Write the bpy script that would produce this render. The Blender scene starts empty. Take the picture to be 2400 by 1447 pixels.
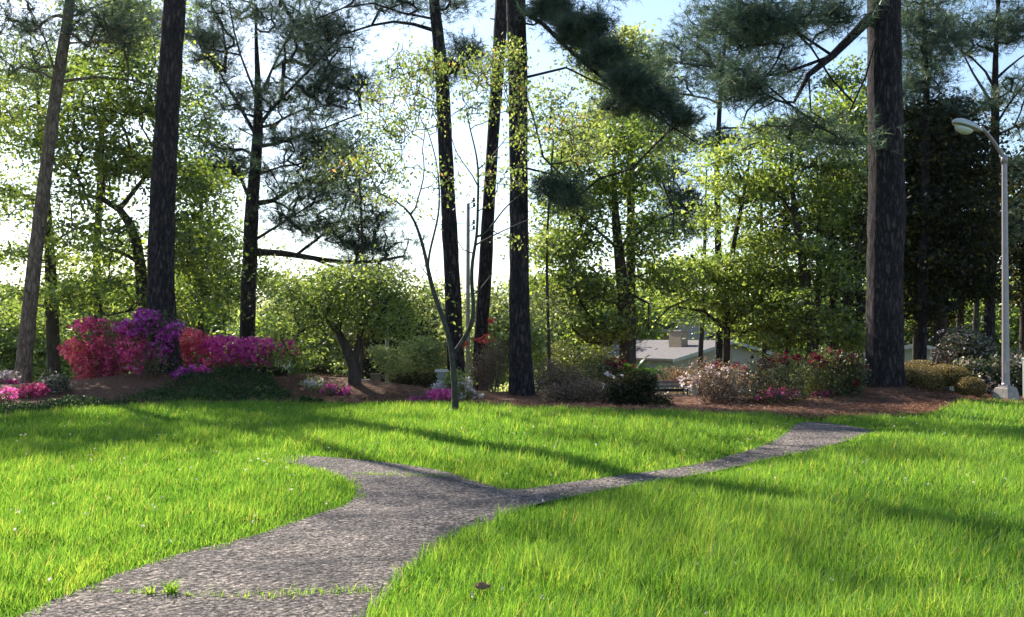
import bpy, math
import numpy as np
from math import radians as R

# ------------------------------------------------------------------ camera, sky, sun, exposure
F = 2333.0                       # focal length in photograph pixels (2400 wide)
CAMZ = 1.5
PITCH = math.atan(66.5 / F)
HAZE = 0.00007
SUN_AZ, SUN_EL = -34.0, 37.0      # degrees: azimuth from +Y (negative = left), elevation
sc = bpy.context.scene
col = sc.collection
cam = bpy.data.objects.new("camera", bpy.data.cameras.new("camera"))
col.objects.link(cam)
cam.location = (0, 0, CAMZ)
cam.rotation_euler = (R(90) + PITCH, 0, 0)
cam.data.sensor_width = 36
cam.data.lens = 36 * F / 2400
cam.data.clip_start = 0.05
cam.data.clip_end = 2000
sc.camera = cam
sc.render.resolution_x, sc.render.resolution_y = 1024, 617

w = bpy.data.worlds.new("World"); sc.world = w; w.use_nodes = True
nt = w.node_tree
sky = nt.nodes.new("ShaderNodeTexSky"); sky.sky_type = 'NISHITA'; sky.sun_disc = False
sky.sun_elevation = R(SUN_EL); sky.sun_rotation = R(SUN_AZ)
sky.air_density = 1.0; sky.dust_density = 0.7; sky.ozone_density = 1.8
nt.links.new(sky.outputs[0], nt.nodes["Background"].inputs[0])
nt.nodes["Background"].inputs[1].default_value = 0.10
sun = bpy.data.objects.new("sun", bpy.data.lights.new("sun", 'SUN')); col.objects.link(sun)
sun.data.energy = 5.0; sun.data.angle = R(0.53); sun.data.color = (1.0, 0.93, 0.80)
sun.rotation_euler = (R(90 - SUN_EL), 0, R(180 - SUN_AZ))
sc.view_settings.view_transform = 'Standard'; sc.view_settings.look = 'None'
sc.view_settings.gamma = 1; sc.view_settings.exposure = 1.2
cy = sc.cycles
cy.max_bounces = 6; cy.diffuse_bounces = 3; cy.glossy_bounces = 2; cy.transmission_bounces = 4
cy.transparent_max_bounces = 8; cy.use_denoising = True; cy.sample_clamp_indirect = 6
cy.caustics_reflective = False; cy.caustics_refractive = False
sc.render.threads_mode = 'AUTO'

# ------------------------------------------------------------------ helpers
rng = np.random.default_rng(11)
def V(*a): return np.array(a, float)
def at(px, py, Y):
    xc = (px - 1200) / F; yc = -(py - 723.5) / F
    d = V(xc, math.cos(PITCH) - yc * math.sin(PITCH), math.sin(PITCH) + yc * math.cos(PITCH))
    return V(0, 0, CAMZ) + d * (Y / d[1])
def gp(px, py, z=0.0):
    xc = (px - 1200) / F; yc = -(py - 723.5) / F
    d = V(xc, math.cos(PITCH) - yc * math.sin(PITCH), math.sin(PITCH) + yc * math.cos(PITCH))
    t = (z - CAMZ) / d[2]
    return V(0, 0, CAMZ) + d * t
def sm(a, b, x):
    t = np.clip((x - a) / (b - a), 0, 1); return t * t * (3 - 2 * t)
MOUNDS = [(-8.6, 25.6, 3.6, 1.5, .62), (-13.2, 23.5, 3.2, 1.6, .35), (-4.2, 26, 2.4, 1.4, .3), (8.7, 23.2, 1.9, 1.1, .30), (0.3, 24.8, 2.2, .9, .16), (5, 22.5, 3.0, .8, .08)]
def gh(x, y):
    x = np.asarray(x, float); y = np.asarray(y, float)
    far = sm(24, 58, y)
    z = -3.5 * far - 0.06 * np.clip(y - 24, 0, 8) * sm(24, 32, y)
    z = z + .03 * np.sin(x * .5 + 1) * np.cos(y * .37) * sm(2, 10, y)
    for mx, my, sx, sy, h in MOUNDS:
        z = z + h * np.exp(-((x - mx) / sx) ** 2 - ((y - my) / sy) ** 2)
    return z
def vn(x, y, s, seed=0):                      # cheap smooth 2-d noise, about -1..1
    r = np.random.default_rng(seed); o = 0
    for k in range(5):
        a = r.uniform(0, 6.28); f = s * r.uniform(.6, 1.7); p = r.uniform(0, 6.28)
        o = o + np.sin((x * math.cos(a) + y * math.sin(a)) * f + p + 1.3 * np.sin((x * math.sin(a) - y * math.cos(a)) * f * .7 + p))
    return o / 3.2

def mesh_np(name, verts, faces_list, mat, parent=None, smooth=False, attr=None, loc=None):
    """faces_list: list of int arrays (n,k); attr: per-face float 'v'"""
    me = bpy.data.meshes.new(name)
    verts = np.asarray(verts, np.float32)
    me.vertices.add(len(verts)); me.vertices.foreach_set("co", verts.ravel())
    fl = [np.asarray(f, np.int32) for f in faces_list if len(f)]
    tot = sum(f.size for f in fl); n = sum(len(f) for f in fl)
    me.loops.add(tot); me.polygons.add(n)
    me.loops.foreach_set("vertex_index", np.concatenate([f.ravel() for f in fl]))
    cnt = np.concatenate([np.full(len(f), f.shape[1], np.int32) for f in fl])
    st = np.concatenate([[0], np.cumsum(cnt)[:-1]]).astype(np.int32)
    me.polygons.foreach_set("loop_start", st)
    me.polygons.foreach_set("use_smooth", np.full(n, bool(smooth)))
    if attr is not None:
        a = me.attributes.new("v", 'FLOAT', 'FACE'); a.data.foreach_set("value", np.asarray(attr, np.float32))
    me.update(calc_edges=True)
    if mat is not None:
        for m in (mat if isinstance(mat, (list, tuple)) else [mat]): me.materials.append(m)
    o = bpy.data.objects.new(name, me); col.objects.link(o)
    if parent is not None: o.parent = parent
    if loc is not None: o.location = tuple(loc)
    return o
def tag(o, label=None, cat=None, group=None, kind=None):
    if label: o["label"] = label
    if cat: o["category"] = cat
    if group: o["group"] = group
    if kind: o["kind"] = kind
    return o
def thing(name, label, cat, loc=(0, 0, 0), rz=0, group=None):
    o = bpy.data.objects.new(name, None); col.objects.link(o); o.empty_display_size = .2
    o.location = tuple(float(v) for v in loc); o.rotation_euler = (0, 0, rz)
    return tag(o, label, cat, group)

class MB:
    """collects simple solid shapes into one mesh"""
    def __init__(s): s.v = []; s.f = []; s.n = 0
    def add(s, vs, fs):
        s.v.append(np.asarray(vs, float)); s.f += [tuple(i + s.n for i in f) for f in fs]; s.n += len(vs); return s
    def box(s, c, d, rz=0, bev=0.0, taper=1.0):
        hx, hy, hz = d[0] / 2, d[1] / 2, d[2] / 2; b = min(bev, hx * .9, hy * .9, hz * .9)
        rings = [(-hz, b), (-hz + b, 0), (hz - b, 0), (hz, b)] if b > 0 else [(-hz, 0), (hz, 0)]
        vs = []; fs = []
        for z, ins in rings:
            k = 1 + (taper - 1) * (z + hz) / (2 * hz)
            x, y = (hx - ins) * k, (hy - ins) * k
            if b > 0:
                q = b * .6
                pts = [(-x + q, -y), (x - q, -y), (x, -y + q), (x, y - q), (x - q, y), (-x + q, y), (-x, y - q), (-x, -y + q)]
            else: pts = [(-x, -y), (x, -y), (x, y), (-x, y)]
            vs += [(px, py, z) for px, py in pts]
        m = 8 if b > 0 else 4
        for r in range(len(rings) - 1):
            for i in range(m): fs.append((r * m + i, r * m + (i + 1) % m, (r + 1) * m + (i + 1) % m, (r + 1) * m + i))
        fs.append(tuple(range(m))[::-1]); fs.append(tuple((len(rings) - 1) * m + i for i in range(m)))
        vs = np.array(vs); cz, sz = math.cos(rz), math.sin(rz)
        vs = np.c_[vs[:, 0] * cz - vs[:, 1] * sz, vs[:, 0] * sz + vs[:, 1] * cz, vs[:, 2]] + np.array(c)
        return s.add(vs, fs)
    def tube(s, pts, rad, n=10, caps=True):
        v, f = tube_np(np.array(pts, float), np.array(rad, float) if np.ndim(rad) else np.full(len(pts), rad), n)
        fs = [tuple(r) for r in f]
        if caps: fs += [tuple(range(n))[::-1], tuple(len(v) - n + i for i in range(n))]
        return s.add(v, fs)
    def build(s, name, mat, parent=None, smooth=False, loc=None):
        me = bpy.data.meshes.new(name); me.from_pydata([tuple(x) for x in np.vstack(s.v)], [], s.f)
        me.materials.append(mat); me.update()
        if smooth:
            me.polygons.foreach_set("use_smooth", [True] * len(me.polygons))
        o = bpy.data.objects.new(name, me); col.objects.link(o)
        if parent is not None: o.parent = parent
        if loc is not None: o.location = tuple(loc)
        return o

def tube_np(P, rad, n, rough=0.0, rg=None):
    k = len(P); T = np.gradient(P, axis=0); T /= np.linalg.norm(T, axis=1)[:, None] + 1e-9
    ref = V(0.13, 1, 0.07) if abs(T[0] @ V(.13, 1, .07)) < .8 else V(1, 0.1, 0)
    A = np.cross(T, ref); A /= np.linalg.norm(A, axis=1)[:, None] + 1e-9
    B = np.cross(T, A)
    th = np.arange(n) * 2 * math.pi / n
    rr = rad[:, None] * np.ones((1, n))
    if rough and rg is not None: rr = rr * (1 + rough * rg.standard_normal((k, n)))
    v = P[:, None, :] + rr[:, :, None] * (np.cos(th)[None, :, None] * A[:, None, :] + np.sin(th)[None, :, None] * B[:, None, :])
    v = v.reshape(-1, 3)
    i = np.arange(k - 1)[:, None] * n; j = np.arange(n)[None, :]; j2 = (j + 1) % n
    f = np.stack([i + j, i + j2, i + n + j2, i + n + j], -1).reshape(-1, 4)
    return v, f

# ------------------------------------------------------------------ materials
def newmat(name):
    m = bpy.data.materials.new(name); m.use_nodes = True
    n = m.node_tree.nodes; l = m.node_tree.links
    for x in list(n): n.remove(x)
    out = n.new("ShaderNodeOutputMaterial")
    return m, n, l, out
def ramp(n, stops):
    r = n.new("ShaderNodeValToRGB"); e = r.color_ramp.elements
    while len(e) < len(stops): e.new(.5)
    for i, (p, c) in enumerate(stops): e[i].position = p; e[i].color = (*c, 1)
    return r
def leafmat(name, stops, trans=.5, tint=(1.5, 1.4, .7), gloss=.06, rough=.45):
    m, n, l, out = newmat(name)
    at_ = n.new("ShaderNodeAttribute"); at_.attribute_name = "v"
    r = ramp(n, stops); l.new(at_.outputs["Fac"], r.inputs[0])
    d = n.new("ShaderNodeBsdfDiffuse"); t = n.new("ShaderNodeBsdfTranslucent")
    mul = n.new("ShaderNodeMixRGB"); mul.blend_type = 'MULTIPLY'; mul.inputs[0].default_value = 1; mul.inputs[2].default_value = (*tint, 1)
    l.new(r.outputs[0], d.inputs[0]); l.new(r.outputs[0], mul.inputs[1]); l.new(mul.outputs[0], t.inputs[0])
    mx = n.new("ShaderNodeMixShader"); mx.inputs[0].default_value = trans
    l.new(d.outputs[0], mx.inputs[1]); l.new(t.outputs[0], mx.inputs[2])
    g = n.new("ShaderNodeBsdfGlossy"); g.inputs["Roughness"].default_value = rough
    m2 = n.new("ShaderNodeMixShader"); m2.inputs[0].default_value = gloss
    l.new(mx.outputs[0], m2.inputs[1]); l.new(g.outputs[0], m2.inputs[2]); l.new(m2.outputs[0], out.inputs[0])
    return m
def noisemat(name, stops, scale=(1, 1, 1), detail=6, rough=.8, bump=.3, bdist=.02, nscale=4, vor=None, spec=.3):
    m, n, l, out = newmat(name)
    tc = n.new("ShaderNodeTexCoord"); mp = n.new("ShaderNodeMapping"); mp.inputs["Scale"].default_value = scale
    l.new(tc.outputs["Object"], mp.inputs[0])
    nz = n.new("ShaderNodeTexNoise"); nz.inputs["Scale"].default_value = nscale; nz.inputs["Detail"].default_value = detail
    nz.inputs["Roughness"].default_value = .65
    l.new(mp.outputs[0], nz.inputs[0]); src = nz.outputs[0]
    if vor:
        vo = n.new("ShaderNodeTexVoronoi"); vo.feature = 'DISTANCE_TO_EDGE'; vo.inputs["Scale"].default_value = vor
        wp = n.new("ShaderNodeMixRGB"); wp.blend_type = 'ADD'; wp.inputs[0].default_value = .25
        l.new(mp.outputs[0], wp.inputs[1]); l.new(nz.outputs[1], wp.inputs[2]); l.new(wp.outputs[0], vo.inputs[0])
        mm = n.new("ShaderNodeMath"); mm.operation = 'MULTIPLY_ADD'; l.new(vo.outputs[0], mm.inputs[0]); mm.inputs[1].default_value = 1.6
        ms = n.new("ShaderNodeMath"); ms.operation = 'MULTIPLY'; l.new(nz.outputs[0], ms.inputs[0]); ms.inputs[1].default_value = .75
        l.new(ms.outputs[0], mm.inputs[2]); src = mm.outputs[0]
    r = ramp(n, stops); l.new(src, r.inputs[0])
    b = n.new("ShaderNodeBsdfPrincipled"); b.inputs["Roughness"].default_value = rough; b.inputs["Specular IOR Level"].default_value = spec
    l.new(r.outputs[0], b.inputs["Base Color"])
    if bump:
        bp = n.new("ShaderNodeBump"); bp.inputs["Strength"].default_value = bump; bp.inputs["Distance"].default_value = bdist
        l.new(src, bp.inputs["Height"]); l.new(bp.outputs[0], b.inputs["Normal"])
    l.new(b.outputs[0], out.inputs[0])
    return m

M = {}
M['bark_pine'] = noisemat("pine_bark", [(.30, (.005, .004, .005)), (.46, (.022, .018, .022)), (.72, (.050, .040, .046)), (1, (.12, .088, .085))], (1, 1, .26), 9, .95, 1.0, .06, 11, vor=10)
M['bark_dark'] = noisemat("dark_bark", [(.3, (.02, .016, .014)), (.6, (.07, .056, .048)), (.85, (.14, .115, .10))], (1, 1, .3), 6, .95, .8, .03, 10)
M['bark_tan'] = noisemat("tan_bark", [(.3, (.06, .045, .032)), (.5, (.17, .13, .095)), (.8, (.28, .23, .175))], (1, 1, .3), 8, .95, .9, .04, 11, vor=9)
M['bark_grey'] = noisemat("grey_bark", [(.3, (.022, .022, .018)), (.5, (.055, .052, .042)), (.8, (.12, .115, .09))], (1, 1, .5), 5, .9, .5, .012, 14)
M['twig'] = noisemat("twig", [(.3, (.10, .065, .05)), (.8, (.26, .18, .13))], (1, 1, 1), 3, .9, 0, .01, 20)
M['grass'] = leafmat("grass_blade", [(0, (.038, .118, .016)), (.45, (.108, .265, .034)), (.8, (.185, .37, .055)), (.97, (.30, .41, .07)), (1, (.42, .36, .16))], .60, (1.75, 1.42, .9), .02, .5)
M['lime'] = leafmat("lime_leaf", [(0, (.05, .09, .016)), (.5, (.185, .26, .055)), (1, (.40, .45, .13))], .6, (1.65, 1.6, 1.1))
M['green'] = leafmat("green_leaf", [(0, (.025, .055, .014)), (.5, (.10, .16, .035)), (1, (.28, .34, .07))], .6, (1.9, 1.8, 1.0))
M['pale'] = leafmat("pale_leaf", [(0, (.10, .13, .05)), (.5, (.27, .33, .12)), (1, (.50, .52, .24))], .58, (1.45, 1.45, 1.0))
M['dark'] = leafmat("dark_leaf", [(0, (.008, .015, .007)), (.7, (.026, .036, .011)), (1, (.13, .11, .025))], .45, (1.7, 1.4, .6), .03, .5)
M['young'] = leafmat("young_leaf", [(0, (.12, .18, .03)), (.7, (.28, .36, .09)), (.92, (.42, .42, .14)), (1, (.55, .28, .14))], .55, (1.35, 1.3, .9))
M['needle'] = leafmat("pine_needle", [(0, (.028, .055, .044)), (.5, (.065, .112, .084)), (.95, (.13, .17, .11)), (1, (.24, .17, .09))], .45, (1.5, 1.5, 1.1), .04, .4)
M['camellia'] = leafmat("glossy_leaf", [(0, (.020, .036, .014)), (.5, (.06, .085, .034)), (.8, (.22, .18, .13)), (1, (.50, .42, .36))], .25, (1.3, 1.3, .9), .07, .4)  # pale pinkish upper stops paint light highlights into random leaves
M['box'] = leafmat("boxwood_leaf", [(0, (.07, .048, .010)), (.5, (.20, .145, .032)), (1, (.38, .28, .075))], .35, (1.3, 1.15, .8))
M['azleaf'] = leafmat("shrub_leaf", [(0, (.025, .038, .014)), (.5, (.09, .115, .035)), (1, (.22, .22, .08))], .45, (1.4, 1.4, .8))
M['twigleaf'] = leafmat("bronze_leaf", [(0, (.07, .048, .035)), (.5, (.20, .145, .10)), (1, (.36, .28, .17))], .45, (1.3, 1.15, .9))
M['ivy'] = leafmat("ivy_leaf", [(0, (.010, .022, .007)), (.6, (.030, .065, .014)), (1, (.10, .17, .035))], .35, (1.4, 1.5, .8), .04, .4)
M['frond'] = leafmat("frond", [(0, (.03, .08, .02)), (1, (.12, .22, .04))], .45, (1.4, 1.5, .8), .03, .4)
def petal(name, a, b, c): return leafmat(name, [(0, a), (.5, b), (1, c)], .5, (1.2, 1.1, 1.15), .02, .5)
M['p_coral'] = petal("coral_petal", (.60, .06, .14), (.92, .20, .30), (.96, .42, .44))
M['p_red'] = petal("rose_red_petal", (.40, .03, .13), (.88, .13, .34), (.94, .32, .48))
M['p_purple'] = petal("purple_petal", (.34, .02, .30), (.66, .11, .54), (.80, .30, .72))
M['p_magenta'] = petal("magenta_petal", (.46, .02, .26), (.88, .11, .50), (.94, .32, .66))
M['p_pink'] = petal("pink_petal", (.60, .06, .30), (.85, .17, .50), (.90, .40, .65))
M['p_white'] = petal("white_petal_or_glint", (.55, .45, .45), (.78, .72, .70), (.85, .82, .80))
M['p_crimson'] = petal("crimson_petal", (.05, .002, .010), (.20, .010, .035), (.45, .03, .08))
M['p_salmon'] = petal("salmon_petal", (.5, .08, .06), (.75, .15, .12), (.85, .35, .30))
M['straw'] = leafmat("straw_needle", [(0, (.07, .026, .014)), (.5, (.22, .095, .055)), (1, (.42, .24, .15))], .15, (1, 1, 1), .03)
def plain(name, c, rough=.6, metal=0.0, var=.12, sc_=6, bump=.1):
    lo = tuple(x * (1 - var) for x in c); hi = tuple(min(1, x * (1 + var)) for x in c)
    m = noisemat(name, [(.35, lo), (.7, hi)], (1, 1, 1), 5, rough, bump, .004, sc_)
    m.node_tree.nodes["Principled BSDF"].inputs["Metallic"].default_value = metal
    return m

# ------------------------------------------------------------------ ground, bed, path
def soil_mat():
    m, n, l, out = newmat("soil_and_turf")
    tc = n.new("ShaderNodeTexCoord")
    n1 = n.new("ShaderNodeTexNoise"); n1.inputs["Scale"].default_value = .35; n1.inputs["Detail"].default_value = 4
    n2 = n.new("ShaderNodeTexNoise"); n2.inputs["Scale"].default_value = 22; n2.inputs["Detail"].default_value = 6
    l.new(tc.outputs["Object"], n1.inputs[0]); l.new(tc.outputs["Object"], n2.inputs[0])
    r1 = ramp(n, [(.3, (.022, .05, .010)), (.7, (.06, .10, .018))]); l.new(n2.outputs[0], r1.inputs[0])
    r2 = ramp(n, [(.3, (.06, .04, .022)), (.7, (.15, .10, .06))]); l.new(n2.outputs[0], r2.inputs[0])
    r3 = ramp(n, [(.5, (0, 0, 0)), (.68, (1, 1, 1))]); l.new(n1.outputs[0], r3.inputs[0])
    mx = n.new("ShaderNodeMixRGB"); l.new(r3.outputs[0], mx.inputs[0]); l.new(r1.outputs[0], mx.inputs[1]); l.new(r2.outputs[0], mx.inputs[2])
    b = n.new("ShaderNodeBsdfPrincipled"); b.inputs["Roughness"].default_value = .95; l.new(mx.outputs[0], b.inputs["Base Color"])
    bp = n.new("ShaderNodeBump"); bp.inputs["Strength"].default_value = .6; bp.inputs["Distance"].default_value = .03
    l.new(n2.outputs[0], bp.inputs["Height"]); l.new(bp.outputs[0], b.inputs["Normal"]); l.new(b.outputs[0], out.inputs[0])
    return m
xs = np.unique(np.concatenate([-np.geomspace(24.5, 350, 22), np.arange(-24, 24.1, .5), np.geomspace(24.5, 350, 22)]))
ys = np.unique(np.concatenate([-np.geomspace(4, 200, 12), np.arange(-4, 64, .5), np.geomspace(64.5, 500, 24)]))
XX, YY = np.meshgrid(xs, ys); ZZ = gh(XX, YY) - .02
nx, ny = len(xs), len(ys)
ii = (np.arange(ny - 1)[:, None] * nx + np.arange(nx - 1)[None, :]).ravel()
_E = np.array([[-34, 10.5], [-20, 13]] + [list(gp(a, b)[:2]) for a, b in [(-500, 1040), (0, 990), (300, 957), (600, 950), (1200, 962), (1600, 976), (1950, 984), (2200, 968), (2400, 951), (2900, 951)]])
ZZ = ZZ - .10 * ((YY > np.interp(XX, _E[:, 0], _E[:, 1]) + .6) & (YY < 40))
go = mesh_np("ground", np.c_[XX.ravel(), YY.ravel(), ZZ.ravel()], [np.stack([ii, ii + 1, ii + nx + 1, ii + nx], 1)], soil_mat(), smooth=True)
tag(go, kind='structure')

# lawn's far edge, read in the photograph, as ground points
edge_px = [(-500, 1040), (-250, 1010), (0, 990), (150, 971), (300, 957), (450, 951), (600, 950), (750, 952), (900, 954), (1050, 957), (1200, 962), (1350, 969),
           (1500, 974), (1600, 976), (1750, 980), (1850, 984), (1950, 984), (2050, 981), (2150, 976), (2200, 968), (2240, 955), (2320, 951), (2400, 951), (2600, 951), (2900, 951)]
E = np.array([gp(a, b)[:2] for a, b in edge_px])
E = np.vstack([[-34, 10.5], [-20, 13.0], E, [30, 23.5]])
ex = np.linspace(E[0, 0], E[-1, 0], 420); ey = np.interp(ex, E[:, 0], E[:, 1])
k_ = np.ones(7) / 7; ey = np.convolve(np.pad(ey, 3, 'edge'), k_, 'valid')
def edge_y(x): return np.interp(x, ex, ey)
vv = np.concatenate([np.linspace(0, 1, 14) ** 1.0 * 4, np.linspace(4.6, 15, 14)])
BX = np.repeat(ex[:, None], len(vv), 1); BY = ey[:, None] + vv[None, :]
BY[:, 0] += .05 * rng.standard_normal(len(ex))
BZ = gh(BX, BY) + .012; BZ[:, 1:] += .02 * vn(BX, BY, 3.0, 4)[:, 1:] + .02; BZ[:, 0] -= .03
nv = len(vv); ii = (np.arange(len(ex) - 1)[:, None] * nv + np.arange(nv - 1)[None, :]).ravel()
bed_m = noisemat("pine_straw_litter", [(.28, (.045, .018, .010)), (.5, (.14, .065, .038)), (.72, (.26, .14, .09))], (1, 1, 1), 9, .95, .9, .03, 18)
bed = mesh_np("planting_bed", np.c_[BX.ravel(), BY.ravel(), BZ.ravel()], [np.stack([ii, ii + nv, ii + nv + 1, ii + 1], 1)], bed_m, smooth=True)
tag(bed, kind='structure')

main_px = [(-900, 1900), (-500, 1680), (-120, 1515), (45, 1449), (130, 1408), (217, 1374), (371, 1313), (473, 1289), (595, 1256), (700, 1222), (800, 1189), (832, 1168), (834, 1146), (822, 1130), (780, 1116),
           (700, 1090), (600, 1074), (400, 1061), (200, 1053), (-100, 1042), (-500, 1032), (-500, 1022), (-100, 1032), (200, 1042), (350, 1047), (473, 1054), (600, 1063), (740, 1070), (880, 1081), (1000, 1096), (1060, 1108),
           (1130, 1130), (1205, 1146), (1320, 1129), (1430, 1113), (1560, 1101), (1640, 1086), (1730, 1064), (1800, 1042), (1842, 1016), (1866, 988), (1940, 988), (2012, 1001), (2060, 1008), (2020, 1020), (1960, 1044), (1900, 1058), (1800, 1078),
           (1700, 1100), (1540, 1126), (1400, 1146), (1230, 1184), (1170, 1212), (1075, 1252), (1000, 1305), (950, 1345), (915, 1390), (870, 1445), (800, 1540), (650, 1800), (400, 2300), (-200, 2500)]
def smooth_poly(P, it=2):
    for _ in range(it):
        Q = np.roll(P, -1, 0); P = np.stack([P * .75 + Q * .25, P * .25 + Q * .75], 1).reshape(-1, P.shape[1])
    return P
PATH = smooth_poly(np.array([gp(a, b)[:2] for a, b in main_px]), 1)
def inside(poly, x, y):
    r = np.zeros(len(x), bool); n = len(poly)
    for i in range(n):
        x0, y0 = poly[i]; x1, y1 = poly[(i + 1) % n]
        c = (y0 > y) != (y1 > y)
        if not c.any(): continue
        xi = (x1 - x0) * (y - y0) / ((y1 - y0) + 1e-12) + x0
        r ^= c & (x < xi)
    return r
def dist_poly(poly, x, y):
    d = np.full(len(x), 1e9)
    for i in range(len(poly)):
        a = poly[i]; b = poly[(i + 1) % len(poly)]; ab = b - a; L = ab @ ab + 1e-12
        t = np.clip(((x - a[0]) * ab[0] + (y - a[1]) * ab[1]) / L, 0, 1)
        d = np.minimum(d, np.hypot(x - a[0] - t * ab[0], y - a[1] - t * ab[1]))
    return d
def path_mat():
    m, n, l, out = newmat("worn_asphalt")
    tc = n.new("ShaderNodeTexCoord")
    vo = n.new("ShaderNodeTexVoronoi"); vo.inputs["Scale"].default_value = 68; vo.inputs["Randomness"].default_value = 1
    vo2 = n.new("ShaderNodeTexVoronoi"); vo2.inputs["Scale"].default_value = 22
    nz = n.new("ShaderNodeTexNoise"); nz.inputs["Scale"].default_value = 1.1; nz.inputs["Detail"].default_value = 5
    n2 = n.new("ShaderNodeTexNoise"); n2.inputs["Scale"].default_value = 24; n2.inputs["Detail"].default_value = 8; n2.inputs["Roughness"].default_value = .75
    for x in (vo, vo2, nz, n2): l.new(tc.outputs["Object"], x.inputs[0])
    hsv = n.new("ShaderNodeSeparateColor"); l.new(vo.outputs["Color"], hsv.inputs[0])
    r = ramp(n, [(0, (.055, .05, .052)), (.4, (.235, .212, .212)), (.8, (.43, .39, .38)), (1, (.72, .66, .62))]); l.new(hsv.outputs[0], r.inputs[0])
    r2 = ramp(n, [(.3, (.42, .41, .43)), (.62, (1.08, 1.0, .92))]); l.new(nz.outputs[0], r2.inputs[0])
    r3 = ramp(n, [(.40, (.10, .10, .11)), (.54, (1, 1, 1))]); l.new(n2.outputs[0], r3.inputs[0])
    n4 = n.new("ShaderNodeTexNoise"); n4.inputs['Scale'].default_value = 7; n4.inputs['Detail'].default_value = 6; l.new(tc.outputs['Object'], n4.inputs[0]); r4 = ramp(n, [(.35, (.62, .62, .64)), (.6, (1.08, 1.05, 1.02))]); l.new(n4.outputs[0], r4.inputs[0])
    a0 = n.new("ShaderNodeMixRGB"); a0.blend_type = 'MULTIPLY'; a0.inputs[0].default_value = 1; l.new(r.outputs[0], a0.inputs[1]); l.new(r4.outputs[0], a0.inputs[2])
    a = n.new("ShaderNodeMixRGB"); a.blend_type = 'MULTIPLY'; a.inputs[0].default_value = 1; l.new(a0.outputs[0], a.inputs[1]); l.new(r2.outputs[0], a.inputs[2])
    c = n.new("ShaderNodeMixRGB"); c.blend_type = 'MULTIPLY'; c.inputs[0].default_value = .9; l.new(a.outputs[0], c.inputs[1]); l.new(r3.outputs[0], c.inputs[2])
    b = n.new("ShaderNodeBsdfPrincipled"); b.inputs["Roughness"].default_value = .9; b.inputs["Specular IOR Level"].default_value = .25
    l.new(c.outputs[0], b.inputs["Base Color"])
    ad = n.new("ShaderNodeMath"); ad.operation = 'ADD'; l.new(n2.outputs[0], ad.inputs[0])
    mv = n.new("ShaderNodeMath"); mv.operation = 'MULTIPLY'; mv.inputs[1].default_value = -.9; l.new(vo2.outputs["Distance"], mv.inputs[0]); l.new(mv.outputs[0], ad.inputs[1])
    bp = n.new("ShaderNodeBump"); bp.inputs["Strength"].default_value = 1; bp.inputs["Distance"].default_value = .04
    l.new(ad.outputs[0], bp.inputs["Height"]); l.new(bp.outputs[0], b.inputs["Normal"]); l.new(b.outputs[0], out.inputs[0])
    return m
# path sheet: fine grid clipped by the outline, rim vertices pulled onto it
me = bpy.data.meshes.new("path")
import mathutils
from mathutils.geometry import delaunay_2d_cdt
PE = smooth_poly(PATH, 1)
gx, gy = np.meshgrid(np.arange(-9, 7, .22), np.arange(1.2, 18.5, .22)); gx = gx.ravel() + rng.uniform(-.05, .05, gx.size); gy = gy.ravel() + rng.uniform(-.05, .05, gy.size)
ok = inside(PE, gx, gy) & (dist_poly(PE, gx, gy) > .08); ipt = np.c_[gx, gy][ok]
PEj = PE + rng.normal(0, .008, PE.shape)
allp = [mathutils.Vector((float(a), float(b))) for a, b in PEj] + [mathutils.Vector((float(a), float(b))) for a, b in ipt]
res = delaunay_2d_cdt(allp, [], [list(range(len(PEj)))], 1, 1e-5)
pv = np.array([(v.x, v.y) for v in res[0]])
pz = gh(pv[:, 0], pv[:, 1]) + .008 + .006 * vn(pv[:, 0], pv[:, 1], 2.5, 9)
me.from_pydata([(float(a), float(b), float(c)) for (a, b), c in zip(pv, pz)], [], [list(f) for f in res[2]])
me.materials.append(path_mat()); me.polygons.foreach_set("use_smooth", [True] * len(me.polygons)); me.update()
po = bpy.data.objects.new("path", me); col.objects.link(po); tag(po, kind='structure')

# ------------------------------------------------------------------ grass
def blades(name, x, y, z, L, W, lean, val, mat, seg2=None, flat=0.0):
    n = len(x); az = rng.uniform(0, 2 * math.pi, n); fa = rng.uniform(0, 2 * math.pi, n)
    base = np.c_[x, y, z]; side = np.c_[np.cos(fa), np.sin(fa), np.zeros(n)] * (W / 2)[:, None]
    dirv = np.c_[np.cos(az), np.sin(az)] * lean[:, None]
    dirv[:, 0] += .10; 
    def pt(t):   # curved blade
        return base + np.c_[dirv[:, 0] * L * t ** 2, dirv[:, 1] * L * t ** 2, L * t * (1 - .25 * lean * t)]
    a, b, c = base, pt(.5), pt(1.0)
    v = np.stack([a - side, a + side, b + side * .8, b - side * .8, c], 1).reshape(-1, 3)
    i = np.arange(n)[:, None] * 5
    return mesh_np(name, v, [np.concatenate([i, i + 1, i + 2, i + 3], 1), np.concatenate([i + 3, i + 2, i + 4], 1)], mat, attr=np.r_[val, val])
NG = 2300000
r_ = rng.uniform(0, 1, NG)
rmin, rmax, pw = 3.0, 29.0, 0.75       # density ~ r^-pw * r dr
rr_ = (rmin ** (2 - pw - .5) + r_ * (rmax ** (2 - pw - .5) - rmin ** (2 - pw - .5))) ** (1 / (2 - pw - .5))
ang = np.where(rng.uniform(0, 1, NG) < .70, rng.uniform(-.64, .64, NG), rng.uniform(.64, 1.15, NG) * np.sign(rng.uniform(-1, 1, NG)))
gx_, gy_ = rr_ * np.sin(ang), rr_ * np.cos(ang)
keep = gy_ < edge_y(gx_) + .12 * vn(gx_, gy_, 6, 3)
keep &= rng.uniform(0, 1, NG) < np.clip(.52 + .0 * rr_, 0, 1)
gx_, gy_, rr_ = gx_[keep], gy_[keep], rr_[keep]
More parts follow.
